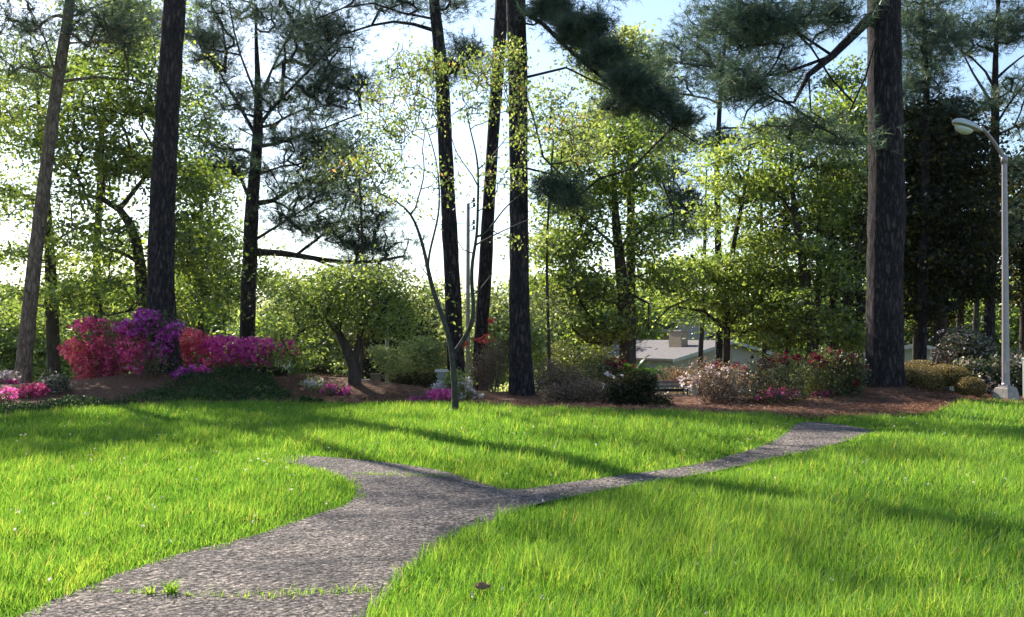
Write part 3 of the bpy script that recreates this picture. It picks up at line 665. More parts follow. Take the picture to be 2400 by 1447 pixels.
# ------------------------------------------------------------------ broadleaf trees of the garden
G2 = "leafy trees behind the bed"
broadleaf("leafy_tree", "dark-trunked leafy tree forking just behind the big left pine", "tree", 30.5,
     [[(340, 880, 34), (336, 760, 30), (334, 640, 27), (322, 560, 23), (305, 490, 20), (280, 460, 14), (220, 462, 10), (150, 448, 6)],
      ([(305, 488, 14), (318, 450, 11), (345, 405, 9), (380, 360, 6)], [0, .4, .8, 1.2]), ([(334, 610, 10), (280, 590, 8), (240, 580, 5)], [0, -.4, -.8]),
      ([(336, 700, 8), (300, 730, 6), (250, 740, 4)], [0, -.5, -.9]), ([(340, 690, 8), (400, 640, 6), (450, 620, 4)], [0, .5, .9])],
     [(290, 40, 150, 70, 2.2, 24), (300, 230, 150, 90, 2.2, 60), (200, 330, 150, 80, 2.2, 44), (350, 380, 120, 70, 2, 34), (180, 440, 110, 60, 1.8, 18), (440, 450, 90, 80, 2, 34), (250, 570, 110, 60, 2, 28), (460, 600, 90, 90, 2, 44), (240, 690, 110, 50, 2, 26), (430, 720, 110, 50, 2, 24)],
     'green', leaf=.11, per=74, cr=.55, seed=41, group=G2, dens=1.15)
broadleaf("leafy_tree", "yellow-green leafy tree spreading behind the pale left trunk", "tree", 33.0,
     [[(128, 890, 30), (124, 780, 28), (120, 700, 32), (118, 600, 22), (112, 500, 18), (100, 380, 12), (90, 250, 8), (80, 120, 4)],
      ([(112, 500, 8), (60, 460, 6), (0, 440, 4)], [0, .5, 1]), ([(115, 560, 7), (170, 540, 5), (230, 520, 4)], [0, -.5, -1])],
     [(60, 180, 130, 110, 2.4, 30), (40, 330, 120, 90, 2.2, 28), (180, 170, 110, 70, 2, 26), (50, 480, 110, 60, 2, 18), (60, 600, 110, 60, 2, 14), (200, 630, 90, 60, 2, 20), (330, 120, 80, 50, 1.6, 14), (-80, 300, 100, 160, 2, 22), (20, 700, 120, 40, 2, 18)],
     'lime', leaf=.105, per=74, cr=.62, seed=42, group=G2, r_tip=.010, dens=1.4)
broadleaf("leafy_tree", "leafy tree filling the space between the big left pine and the wide pine", "tree", 41.0,
     [[(470, 860, 20), (468, 700, 16), (475, 560, 12), (470, 450, 8), (480, 350, 4)]],
     [(480, 300, 70, 60, 2, 16), (480, 420, 80, 60, 2, 22), (490, 560, 90, 70, 2.2, 40), (500, 680, 100, 70, 2.4, 46), (620, 640, 40, 60, 1.4, 14), (440, 200, 50, 60, 1.6, 10)],
     'green', leaf=.12, per=80, cr=.6, seed=43, group=G2)
broadleaf("leafy_tree", "pale sapling foliage hanging in front of the wide pine's right side", "tree", 33.0,
     [[(850, 940, 9), (845, 800, 8), (850, 650, 6), (848, 500, 5), (840, 380, 3)]],
     [(840, 330, 70, 60, 1.5, 22), (780, 400, 90, 50, 1.5, 18), (870, 430, 60, 50, 1.2, 14), (820, 510, 70, 50, 1.2, 10), (500, 150, 1, 1, .1, 1)],
     'pale', leaf=.09, per=34, cr=.5, seed=44, group=G2, r_tip=.008)
broadleaf("leafy_tree", "bushy tree with an ivy-wrapped forked trunk standing on the bed edge", "tree", 25.0,
     [[(832, 945, 34), (832, 880, 30), (828, 830, 28), (805, 790, 17), (770, 755, 11), (730, 720, 6)],
      ([(830, 830, 20), (848, 770, 15), (856, 720, 10), (852, 670, 6)], [0, .2, .5, .8]), ([(848, 790, 12), (890, 745, 9), (920, 690, 6)], [0, -.3, -.6]), ([(812, 795, 10), (800, 730, 8), (790, 660, 5)], [0, .5, .8])],
     [(750, 720, 95, 60, 1.6, 42), (830, 680, 110, 50, 1.6, 36), (910, 700, 70, 60, 1.4, 30), (690, 770, 46, 34, 1.2, 9), (870, 745, 60, 30, 1, 14), (690, 840, 40, 36, 1, 6), (820, 650, 80, 40, 1.2, 16), (940, 760, 50, 50, 1.4, 20), (690, 680, 50, 40, 1.2, 12)],
     'lime', leaf=.07, per=62, cr=.46, seed=45, group=G2, r_tip=.010, low=.9)
broadleaf("leafy_tree", "twin-trunked leafy tree with arching limbs right of the centre pine", "tree", 31.0,
     [[(1470, 905, 34), (1468, 800, 32), (1462, 700, 30), (1452, 600, 24), (1442, 520, 20), (1436, 440, 12), (1440, 340, 6)],
      ([(1474, 700, 18), (1478, 600, 15), (1476, 500, 12), (1470, 400, 8), (1475, 300, 4)], [0, .5, .8, 1, 1.2]),
      ([(1470, 800, 10), (1420, 810, 8), (1370, 800, 6), (1340, 770, 4)], [0, -.6, -1.1, -1.5]), ([(1478, 690, 8), (1515, 690, 6), (1528, 740, 5), (1520, 770, 3)], [0, -.3, -.6, -.8]),
      ([(1450, 600, 8), (1400, 540, 6), (1350, 500, 4)], [0, -.4, -.9]), ([(1478, 560, 8), (1530, 520, 6), (1580, 500, 4)], [0, -.4, -.9]), ([(1528, 758, 6), (1570, 720, 5), (1620, 700, 3)], [-.7, -.8, -.9])],
     [(1360, 480, 110, 60, 2, 34), (1330, 580, 90, 60, 2, 38), (1350, 680, 100, 60, 2, 44), (1460, 430, 100, 60, 2, 26), (1520, 560, 70, 80, 1.8, 24), (1400, 770, 80, 40, 1.8, 26), (1560, 660, 70, 40, 1.8, 16), (1450, 330, 80, 60, 1.6, 20), (1340, 380, 60, 50, 1.4, 16)],
     'green', leaf=.10, per=80, cr=.5, seed=46, group=G2, low=0)
broadleaf("leafy_tree", "thin shaded understory tree whose pale yellow leaves overlap the centre pine", "tree", 28.0,
     [[(1290, 930, 8), (1286, 760, 7), (1280, 600, 6), (1290, 440, 5), (1300, 330, 3)]],
     [(1300, 300, 70, 60, 1.2, 16), (1370, 340, 60, 60, 1.2, 16), (1300, 220, 60, 40, 1, 8), (1280, 560, 40, 60, 1, 8), (1290, 720, 50, 60, 1, 10)],
     'pale', leaf=.085, per=34, cr=.42, seed=47, group=G2, r_tip=.007)
broadleaf("leafy_tree", "tall pale green tree whose top stands against the sky above the bough", "tree", 50.0,
     [[(1478, 880, 26), (1478, 600, 22), (1476, 400, 16), (1476, 250, 10), (1478, 120, 5)]],
     [(1475, 110, 34, 50, 1.4, 20), (1480, 180, 90, 50, 2.2, 34), (1500, 260, 120, 60, 2.6, 38), (1420, 300, 100, 70, 2.4, 30), (1560, 330, 80, 60, 2.4, 22), (1400, 140, 50, 60, 1.6, 16), (1540, 160, 40, 40, 1.6, 10)],
     'pale', leaf=.15, per=80, cr=.7, seed=48, group=G2)
broadleaf("leafy_tree", "big lime green tree spreading above the low tan house", "tree", 35.0,
     [[(1700, 905, 18), (1704, 800, 17), (1704, 690, 14), (1720, 560, 11), (1750, 440, 7), (1760, 350, 4)],
      ([(1704, 690, 10), (1660, 640, 8), (1620, 600, 5)], [0, -.5, -1]), ([(1704, 760, 9), (1650, 730, 7), (1590, 720, 4)], [0, -.5, -1]), ([(1706, 700, 8), (1770, 650, 6), (1830, 620, 4)], [0, .5, 1])],
     [(1700, 400, 80, 60, 2, 26), (1780, 430, 90, 70, 2.2, 36), (1720, 520, 90, 50, 2, 18), (1640, 640, 90, 44, 2, 46), (1740, 640, 90, 44, 2, 44), (1600, 690, 70, 26, 2, 22), (1740, 700, 90, 36, 2, 36), (1810, 680, 80, 50, 2, 36), (1790, 330, 70, 50, 2, 18), (1800, 560, 70, 50, 2, 24), (1770, 780, 60, 30, 1.6, 18), (1720, 750, 60, 22, 1.4, 10), (1600, 745, 40, 8, .8, 4)],
     'lime', leaf=.105, per=66, cr=.5, seed=49, group=G2, dens=1.15)
broadleaf("leafy_tree", "two-stemmed green tree just left of the thickest pine", "tree", 33.0,
     [[(1906, 900, 24), (1904, 800, 22), (1892, 680, 20), (1872, 560, 18), (1862, 480, 13), (1850, 380, 7), (1860, 280, 4)],
      ([(1912, 840, 16), (1920, 640, 14), (1920, 480, 10), (1912, 380, 5)], [0, .6, .9, 1]), ([(1862, 500, 7), (1830, 460, 5), (1800, 440, 3)], [0, -.5, -.8])],
     [(1880, 330, 90, 70, 2, 36), (1960, 380, 80, 70, 2, 34), (1860, 430, 80, 60, 2, 28), (1950, 500, 80, 60, 2, 30), (1890, 600, 110, 50, 2, 24), (1960, 640, 70, 60, 2, 26), (1850, 720, 80, 50, 2, 26), (1940, 760, 80, 40, 2, 22), (1840, 790, 70, 30, 1.6, 14), (1990, 800, 50, 26, 1.4, 9), (1960, 260, 60, 60, 1.8, 18)],
     'green', leaf=.105, per=70, cr=.5, seed=50, group=G2, dens=1.15)
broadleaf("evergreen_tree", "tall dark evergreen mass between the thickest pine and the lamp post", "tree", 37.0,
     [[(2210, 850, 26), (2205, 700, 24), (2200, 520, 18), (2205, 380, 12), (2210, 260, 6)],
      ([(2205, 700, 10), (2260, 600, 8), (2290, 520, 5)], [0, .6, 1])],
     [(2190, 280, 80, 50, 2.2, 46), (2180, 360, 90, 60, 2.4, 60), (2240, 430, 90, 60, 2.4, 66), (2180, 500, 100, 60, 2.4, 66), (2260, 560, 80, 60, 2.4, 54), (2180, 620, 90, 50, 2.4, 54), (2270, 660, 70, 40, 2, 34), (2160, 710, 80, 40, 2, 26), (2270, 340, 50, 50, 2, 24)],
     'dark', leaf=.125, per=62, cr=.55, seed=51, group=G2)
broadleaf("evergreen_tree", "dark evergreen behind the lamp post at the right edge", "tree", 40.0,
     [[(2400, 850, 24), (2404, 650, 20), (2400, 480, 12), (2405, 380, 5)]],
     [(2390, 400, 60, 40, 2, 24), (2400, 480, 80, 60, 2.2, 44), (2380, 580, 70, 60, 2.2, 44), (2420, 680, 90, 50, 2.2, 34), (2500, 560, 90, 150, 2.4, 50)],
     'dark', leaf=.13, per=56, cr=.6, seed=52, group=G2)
broadleaf("evergreen_tree", "dark evergreen directly behind the thickest pine trunk", "tree", 39.0,
     [[(2055, 850, 26), (2050, 650, 22), (2040, 450, 14), (2035, 300, 6)]],
     [(2020, 300, 60, 60, 2, 26), (2010, 420, 70, 70, 2.2, 36), (2130, 420, 50, 90, 2, 30), (2020, 560, 70, 70, 2.2, 34), (2120, 600, 60, 80, 2.2, 30), (1990, 200, 50, 60, 2, 14), (2140, 300, 40, 50, 1.6, 16)],
     'green', leaf=.125, per=90, cr=.6, seed=53, group=G2)
# slim shaded trunks standing in the wood at right
wood = [(1955, 855, 22, 36, 1948, 520), (1990, 860, 26, 40, 1978, 480), (2015, 850, 18, 34, 2008, 560), (1790, 870, 12, 38, 1782, 520), (1845, 860, 14, 36, 1840, 600), (2145, 830, 14, 42, 2150, 560),
        (2250, 800, 18, 46, 2246, 480), (2285, 800, 14, 50, 2290, 520), (2190, 830, 12, 40, 2196, 600), (1640, 850, 12, 50, 1652, 560)]
wl = ["slim shaded trunk, left neighbour of the stout dark trunk near the thickest pine", "stout dark trunk in the shaded wood just left of the thickest pine", "thin dark trunk closest to the left side of the thickest pine",
      "thin trunk beneath the lime foliage right of the tan house", "thin trunk between the lime tree and the two-stemmed tree", "thin trunk just right of the thickest pine above the pale gable",
      "trunk in the dark wood above the round camellia", "slender trunk in the dark wood between camellia and lamp post", "thin trunk in dark wood left above the camellia", "slender trunk rising behind the chimney of the tan house"]
for k, (px, py, w_, Y, tx, ty) in enumerate(wood):
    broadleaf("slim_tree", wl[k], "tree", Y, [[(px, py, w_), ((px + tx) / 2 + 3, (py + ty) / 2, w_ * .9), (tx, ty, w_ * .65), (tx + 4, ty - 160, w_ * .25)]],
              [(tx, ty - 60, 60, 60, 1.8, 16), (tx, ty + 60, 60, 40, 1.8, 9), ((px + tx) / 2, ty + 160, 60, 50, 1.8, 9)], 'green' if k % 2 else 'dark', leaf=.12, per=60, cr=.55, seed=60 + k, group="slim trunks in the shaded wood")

broadleaf("leafy_tree", "leafy crown reaching in from beyond the left edge, highest foliage at far left", "tree", 27.0,
     [[(-190, 930, 34), (-185, 700, 28), (-180, 450, 22), (-170, 200, 14), (-160, 0, 8)]],
     [(-120, 60, 130, 90, 2, 30), (-150, -120, 150, 90, 2.2, 36), (-60, 200, 60, 60, 1.6, 12), (-40, -60, 90, 70, 1.8, 18), (-220, 260, 90, 90, 2, 20)],
     'lime', leaf=.10, per=70, cr=.5, seed=54, group=G2)
# the young tree planted in the lawn
broadleaf("young_tree", "young grey-barked tree alone in the lawn, trunk forked low, sparse spring leaves", "tree", 19.3,
     [[(1068, 975, 19), (1066, 920, 15), (1062, 850, 14), (1058, 815, 13), (1048, 770, 12.5), (1020, 700, 11.25), (1004, 640, 10), (996, 590, 8.125), (980, 540, 6.875), (966, 500, 5.625), (930, 470, 3.75), (880, 450, 2.5)],
      ([(1062, 835, 12.5), (1080, 805, 11.875), (1100, 780, 11.25), (1113, 740, 10), (1108, 700, 9.375), (1104, 640, 8.75), (1108, 600, 8.125), (1118, 560, 6.875), (1120, 480, 6.25), (1122, 400, 5), (1115, 350, 3.75), (1100, 300, 3.125), (1092, 250, 2.5)], [0, 0, -.1, -.1, 0, .1, .1, .1, .1, .1, .2, .2, .3]),
      ([(1022, 700, 7.5), (1008, 670, 7.5), (1000, 620, 6.25), (1012, 570, 5.625), (1030, 500, 5), (1030, 430, 4.375), (1020, 360, 3.125), (1000, 300, 2.5)], [0, .2, .3, .4, .5, .6, .6, .7]),
      ([(968, 510, 4.375), (980, 460, 3.75), (1000, 410, 3.125), (990, 350, 2.5)], [0, -.2, -.3, -.4]),
      ([(1120, 560, 5.625), (1150, 540, 4.375), (1170, 500, 3.75), (1200, 470, 3.125), (1260, 430, 2.5), (1330, 380, 1.875), (1380, 340, 1.25)], [0, -.2, -.4, -.5, -.7, -.9, -1]),
      ([(1122, 570, 4.375), (1180, 540, 3.125), (1240, 515, 2.5)], [0, .3, .6]),
      ([(1122, 400, 3.75), (1150, 370, 3.125), (1190, 320, 2.5)], [0, .2, .5]), ([(1120, 430, 3.75), (1090, 385, 3.125), (1065, 360, 2.5), (1050, 280, 1.875)], [0, -.2, -.4, -.5]),
      ([(1100, 600, 3.75), (1080, 580, 2.5), (1060, 540, 1.5), (1040, 520, 1.25)], [0, -.2, -.3, -.4]), ([(1010, 650, 3.125), (990, 630, 2.5), (975, 600, 1.5)], [0, 0, 0]), ([(1108, 700, 3.75), (1140, 660, 3.125), (1155, 640, 1.875)], [0, -.2, -.4])],
     [(960, 190, 80, 50, .9, 34), (920, 300, 60, 50, .8, 22), (1010, 150, 40, 30, .6, 14), (1130, 170, 60, 50, .7, 26), (1190, 130, 40, 50, .6, 22), (1210, 220, 40, 60, .6, 20), (1110, 250, 60, 40, .7, 14), (860, 380, 60, 40, .7, 14), (1220, 330, 30, 60, .5, 12),
      (1330, 290, 80, 40, .8, 18), (1370, 370, 40, 30, .6, 8), (1000, 260, 60, 50, .8, 16), (900, 470, 50, 20, .5, 6), (1200, 570, 30, 20, .4, 3), (1215, 420, 25, 20, .3, 4), (880, 240, 40, 50, .6, 10), (930, 390, 60, 60, .7, 12), (1050, 430, 50, 70, .8, 7), (1160, 420, 50, 80, .7, 8), (990, 480, 40, 60, .6, 5), (950, 130, 50, 30, .6, 5)],
     'young', leaf=.055, per=9, cr=.20, dens=2.9, bark='bark_grey', seed=71, jit=.03, r_tip=.0058, rmax=.011, lsub=.16, low=1.6, curve=.04, vert=1.2)

# ------------------------------------------------------------------ trees beyond
G3 = "trees on the low ground beyond the garden"
far = [(700, 66, 120, 690, 730, 'pale', "rounded pale green tree against the sky between wide pine and ivy-trunk tree"), (620, 58, 70, 740, 790, 'green', "low green tree beyond the wide pine's trunk"),
       (760, 78, 110, 650, 700, 'green', "blue-green far tree below the long pale limb"), (920, 62, 70, 690, 740, 'dark', "dark cedar-like far tree left of the grey pine"), (1015, 80, 60, 655, 720, 'pale', "thin bare-looking far tree in the gap beside the grey pine"),
       (1170, 60, 90, 660, 730, 'pale', "pale flowering far tree between the two centre pines"), (1290, 66, 100, 640, 700, 'lime', "far tree seen right of the thick centre pine"), (30, 55, 110, 700, 760, 'lime', "far yellow-green tree at the left edge"),
       (180, 62, 110, 640, 720, 'lime', "far leafy tree behind the dark left trunks"), (1580, 84, 100, 600, 680, 'green', "far tree above the grey house roof"), (1800, 64, 110, 600, 700, 'lime', "far tree behind the lime green tree"),
       (2130, 60, 110, 640, 720, 'lime', "sunlit far tree glowing behind the dark wood"), (2330, 58, 120, 640, 730, 'lime', "sunlit far tree behind the lamp post base"), (1440, 70, 90, 640, 720, 'green', "far tree behind the twin trunks"),
       (380, 70, 120, 600, 700, 'green', "far tree behind the big left pine"), (500, 72, 110, 640, 720, 'lime', "far tree between big left pine and wide pine")]
for k, (px, Y, rx, top, mid, mt, lab) in enumerate(far):
    b = 790 + (3.5 + CAMZ) * F / Y
    broadleaf("distant_tree", lab, "tree", Y, [[(px, b, 22 * 30 / Y + 6), (px + 4, (b + mid) / 2, 14), (px, mid - 10, 8), (px - 3, top + 10, 3)]],
              [(px, mid + 10, rx, (mid - top) + 8, 3.2, 56), (px - rx * .4, mid + 55, rx * .8, 40, 3, 28), (px + rx * .45, mid + 50, rx * .8, 40, 3, 28), (px + rx * .2, mid + 120, rx * .9, 45, 3, 26), (px - rx * .5, mid + 130, rx * .7, 40, 3, 18)], mt, leaf=.20, per=75, cr=.95, seed=80 + k, group=G3, low=-3)

# distant woods closing the horizon
def woods():
    n = 90000; a0 = rng.uniform(-1.05, 1.05, n); r0 = rng.uniform(105, 150, n); x, y = r0 * np.sin(a0), r0 * np.cos(a0)
    top = 7.0 + 1.6 * vn(x, y, .12, 51) + 1.2 * vn(x, y, .5, 52) + 3.5 * sm(.1, .35, a0) + 3 * sm(-.2, -.4, a0)
    z = -3.4 + top * rng.uniform(0, 1, n) ** .8
    v, f, a = leaf_quads(np.c_[x, y, z], rng.uniform(.5, 1.1, n), aspect=.8)
    o = mesh_np("distant_woods", v, [f], M['green'], attr=a); tag(o, "low line of far woods closing the horizon", "woods", kind='stuff')
woods()
# ------------------------------------------------------------------ shrubs
def bush(name, label, cat, px, Y, blobs, leafm, nleaf, leafs=.05, stems=14, flowers=(), woody=.012, group=None, seed=1, fn=.068, base_y=None, leafshell=.25, stemmat='twig'):
    """blobs: (px, py, rx_px, ry_px, depth_m, weight); flowers: (material, n_clusters, blobs)"""
    rg = np.random.default_rng(seed); b0 = at(px, 900, Y); base = V(b0[0], Y, float(gh(b0[0], Y)))
    root = thing(name, label, cat, base, group=group)
    W_ = np.array([b[5] for b in blobs], float); W_ /= W_.sum()
    def scatter(bl, n, sh, ws):
        pts = []
        nb, nw = [], []
        for b, w_ in zip(bl, ws):
            for q in range(6):
                k_ = rg.uniform(.42, .8); a_ = rg.uniform(0, 6.28); d_ = rg.uniform(.25, .85) * (1.08 - k_)
                nb.append((b[0] + b[2] * d_ * 1.3 * math.cos(a_), b[1] + b[3] * d_ * 1.3 * math.sin(a_), b[2] * k_, b[3] * k_, b[4] * .8, 1, (b[6] if len(b) > 6 else 0) + rg.uniform(-.3, .3) * b[4])); nw.append(w_ / 6)
        bl, ws = nb, nw
        for b, w_ in zip(bl, ws):
            pts.append(targets(rg, Y, [(b[0], b[1], b[2], b[3], b[4], max(1, int(n * w_)), b[6] if len(b) > 6 else 0)], sh))
        p = np.vstack(pts); g_ = gh(p[:, 0], p[:, 1]) + .04; p[:, 2] = np.maximum(p[:, 2], g_ + rg.uniform(0, .05, len(p))); return p
    vs, fs, n = [], [], 0; T = scatter(blobs, stems, .3, W_)
    for t in T:
        a = V(t[0] * .45 + base[0] * .55 + rg.normal(0, .12), t[1] * .4 + base[1] * .6 + rg.normal(0, .1), 0); a[2] = float(gh(a[0], a[1])) - .03
        c = (a + t) / 2 + rg.normal(0, .10, 3) + [0, 0, .1]; u = np.linspace(0, 1, 6)[:, None]
        Q = (1 - u) ** 2 * a + 2 * u * (1 - u) * c + u * u * t
        v, f = tube_np(Q - base, np.linspace(woody, woody * .3, 6), 4); vs.append(v); fs.append(f + n); n += len(v)
        for _ in range(4):
            i = rg.integers(2, 5); q = Q[i] + rg.normal(0, .16, 3) + [0, 0, .12]
            v, f = tube_np(np.stack([Q[i], (Q[i] + q) / 2 + rg.normal(0, .02, 3), q]) - base, np.array([woody * .45, woody * .35, woody * .2]), 3); vs.append(v); fs.append(f + n); n += len(v)
    mesh_np("stems", np.vstack(vs), [np.vstack(fs)], M[stemmat], root, smooth=True)
    if nleaf:
        p = scatter(blobs, nleaf, leafshell, W_) - base
        cl = rg.normal(0, .05, (len(p), 3)); v, f, a = leaf_quads(p + cl, leafs * 1.25 * rg.uniform(.6, 1.3, len(p)), rg=rg)
        a = np.clip(a * .8 + .1 + .25 * vn(p[:, 0] * 3, p[:, 2] * 3 + p[:, 1] * 2, 1.4, seed), 0, 1)
        mesh_np("foliage", v, [f], M[leafm], root, attr=a)
    for fm, nf, fb in flowers:
        nf = int(nf * .95)
        ws = np.array([b[5] for b in fb], float); ws /= ws.sum()
        c = scatter(fb, nf, .75, ws) - base; k = 7; idx = np.repeat(np.arange(len(c)), k)
        o_ = unit(rg.normal(0, 1, (len(idx), 3)) + [0, -.3, .3]); cc = c[idx] + o_ * (fn * .75) * rg.uniform(.6, 1.5, (len(idx), 1))
        v, f, a = leaf_quads(cc, fn * rg.uniform(.8, 1.4, len(idx)), nrm=o_, aspect=.8, rg=rg)
        a = np.clip(a * .5 + rg.uniform(-.25, .55, len(c))[idx], 0, 1); mesh_np("blossoms_or_glints", v, [f], M[fm], root, attr=a)
    return root

GA = "azaleas flowering around the big left pine"
Bl = [(215, 800, 66, 66, .8, 1.2), (265, 780, 80, 60, .8, 1.2), (230, 860, 70, 50, .8, 1), (310, 840, 70, 60, .7, 1)]
bush("azalea_shrub", "coral red azalea, left-hand one of the bright azaleas beside the big left pine", "azalea", 250, 26.4, Bl, 'azleaf', 5200, .05, 26,
     [('p_coral', 520, [(185, 815, 36, 34, .7, 1), (200, 850, 40, 34, .7, .9), (205, 895, 34, 20, .6, .5), (240, 830, 50, 40, .7, .8)]), ('p_red', 560, [(225, 770, 60, 26, .7, .5), (270, 815, 70, 50, .8, 1), (280, 870, 60, 40, .7, .9), (225, 860, 50, 40, .7, .6)])], group=GA, seed=101)
bush("azalea_shrub", "purple azalea climbing highest around the trunk of the big left pine", "azalea", 335, 24.9, [(320, 785, 80, 44, .4, 1), (380, 760, 44, 40, .3, .8, -.1), (360, 850, 50, 50, .35, .7, -.2)], 'azleaf', 2600, .05, 18,
     [('p_purple', 270, [(310, 775, 46, 26, .4, .8), (355, 745, 50, 26, .3, 1), (395, 772, 36, 30, .3, .8, -.1), (365, 815, 50, 30, .3, .4, -.1)]), ('p_red', 120, [(300, 815, 60, 40, .4, 1)]), ('p_magenta', 130, [(300, 770, 30, 20, .3, 1), (340, 840, 60, 34, .3, 1)])], group=GA, seed=102)
bush("azalea_shrub", "bright coral azalea right against the right side of the big left pine", "azalea", 445, 26.8, [(445, 815, 50, 52, .6, 1), (470, 860, 60, 44, .6, 1)], 'azleaf', 2200, .05, 16,
     [('p_coral', 330, [(440, 800, 40, 30, .5, 1), (430, 830, 34, 34, .5, .9), (480, 820, 40, 34, .5, .7)]), ('p_magenta', 200, [(480, 860, 50, 40, .5, 1), (500, 815, 36, 30, .5, .7)])], group=GA, seed=103)
bush("azalea_shrub", "low violet azalea at the foot of the big left pine, right side", "azalea", 460, 25.0, [(445, 885, 52, 26, .4, 1)], 'azleaf', 900, .045, 9,
     [('p_purple', 150, [(450, 880, 48, 24, .35, 1)]), ('p_magenta', 26, [(475, 872, 24, 16, .3, 1)])], group=GA, seed=104)
bush("azalea_shrub", "wide magenta azalea, right-hand end of the bright azalea row", "azalea", 590, 26.2, [(560, 840, 76, 56, .8, 1), (630, 835, 50, 40, .7, .8), (570, 892, 80, 28, .7, .9)], 'azleaf', 3600, .05, 24,
     [('p_magenta', 860, [(535, 825, 60, 42, .7, 1), (595, 830, 66, 46, .7, 1), (655, 822, 42, 26, .5, .7), (590, 890, 76, 26, .5, .9)]), ('p_coral', 130, [(525, 850, 44, 30, .6, 1)]), ('p_pink', 130, [(620, 820, 60, 24, .5, .8), (545, 893, 34, 12, .3, 1), (650, 818, 30, 14, .4, .6)])], group=GA, seed=105)
bush("azalea_shrub", "small low rose azalea at the foot of the pale leaning trunk", "azalea", 55, 22.5, [(60, 925, 52, 20, .5, 1)], 'azleaf', 900, .045, 9, [('p_red', 150, [(64, 918, 44, 16, .4, 1)]), ('p_pink', 40, [(40, 935, 40, 12, .4, 1)])], group=GA, seed=106)
bush("azalea_shrub", "small white and pink azalea at the far left edge of the bed", "azalea", 5, 24.5, [(5, 890, 40, 26, .5, 1)], 'azleaf', 500, .05, 8, [('p_white', 60, [(5, 885, 34, 18, .4, 1)]), ('p_pink', 40, [(10, 905, 34, 14, .4, 1)])], group=GA, seed=107)
GB = "small flowering shrubs along the bed edge"
bush("azalea_shrub", "small pink azalea with three blossom heads left of the ivy-wrapped trunk", "azalea", 785, 24.0, [(785, 922, 40, 18, .35, 1)], 'azleaf', 700, .045, 8, [('p_pink', 75, [(778, 908, 16, 9, .2, 1), (812, 918, 13, 8, .2, .7), (765, 925, 16, 9, .2, .5)]), ('p_magenta', 20, [(785, 925, 36, 10, .3, 1)])], group=GB, seed=108)
bush("azalea_shrub", "bright pink azalea mound on the bed edge just left of the young tree", "azalea", 1025, 22.6, [(1028, 930, 38, 15, .35, 1), (985, 938, 22, 8, .25, .4)], 'azleaf', 700, .04, 8, [('p_pink', 190, [(1030, 926, 34, 14, .3, 1)]), ('p_magenta', 40, [(980, 938, 22, 7, .2, 1)])], group=GB, seed=109)
bush("azalea_shrub", "white flowering shrub behind the young tree's trunk", "azalea", 1075, 23.4, [(1075, 895, 46, 30, .5, 1), (1095, 925, 50, 16, .4, .6)], 'lime', 900, .06, 14, [('p_white', 75, [(1030, 902, 18, 12, .3, .7), (1085, 895, 26, 18, .3, .8), (1095, 925, 46, 12, .3, .8)])], group=GB, seed=110)
bush("azalea_shrub", "low white flowering shrub between dark bush and ivy-wrapped trunk", "azalea", 735, 24.6, [(735, 915, 36, 22, .5, 1)], 'pale', 800, .05, 10, [('p_white', 46, [(735, 908, 30, 16, .4, 1)])], group=GB, seed=111)
GC = "garden shrubs without bright bloom"
bush("shrub", "dark rounded bush just right of the magenta azalea", "shrub", 645, 25.6, [(642, 900, 30, 26, .5, 1)], 'dark', 3200, .05, 8, group=GC, seed=112)
bush("shrub", "dark sprawling bush beyond the bed between magenta azalea and ivy-wrapped trunk", "shrub", 765, 29, [(745, 880, 44, 26, .9, 1), (800, 900, 40, 20, .8, .7)], 'dark', 4500, .06, 10, group=GC, seed=113)
bush("shrub", "broad pale green spreading bush left of the young tree", "shrub", 960, 29, [(940, 850, 84, 46, 1.3, 1.2), (1010, 840, 60, 42, 1.2, .8), (900, 830, 40, 24, .9, .4), (970, 810, 70, 22, 1.2, .6)], 'pale', 9000, .07, 26, group=GC, seed=114)
bush("shrub", "shaded green undergrowth bush beneath the broad pale bush", "shrub", 985, 27, [(985, 900, 70, 26, .9, 1)], 'dark', 3500, .06, 12, group=GC, seed=115)
bush("shrub", "twiggy bronze shrub between the young tree and thick centre pine", "shrub", 1140, 25.4, [(1140, 855, 56, 58, .7, 1), (1160, 830, 40, 40, .6, .6)], 'twigleaf', 1900, .045, 60, [('p_salmon', 26, [(1140, 800, 30, 18, .3, 1), (1150, 752, 8, 6, .1, .3), (1090, 808, 8, 6, .1, .3)])], woody=.009, group=GC, seed=116)
bush("shrub", "brown twiggy shrub just right of the thick centre pine", "shrub", 1290, 25.4, [(1290, 890, 56, 56, .7, 1), (1340, 900, 50, 46, .6, .8)], 'twigleaf', 4600, .05, 50, [('p_white', 18, [(1300, 915, 50, 30, .4, 1)])], woody=.009, group=GC, seed=117)
bush("shrub", "low brownish twiggy shrub on the bed edge left of the darkest bush", "shrub", 1375, 22.6, [(1370, 920, 60, 34, .6, 1), (1310, 925, 50, 26, .5, .6)], 'twigleaf', 3600, .045, 50, woody=.009, group=GC, seed=128)
bush("shrub", "tan hedge bush low before the tan house wall", "shrub", 1590, 33.5, [(1580, 885, 80, 28, 1, 1), (1640, 880, 60, 26, 1, .6)], 'twigleaf', 3600, .06, 20, [('p_salmon', 14, [(1590, 885, 60, 20, .8, 1)])], group=GC, seed=129)
bush("shrub", "loose shrub with crimson flowers beside the twin-trunked tree", "shrub", 1400, 26, [(1395, 880, 50, 60, .8, 1), (1440, 865, 40, 40, .6, .6)], 'azleaf', 3600, .05, 34, [('p_crimson', 50, [(1440, 855, 36, 24, .4, 1), (1485, 868, 14, 14, .3, .4)])], group=GC, seed=118)
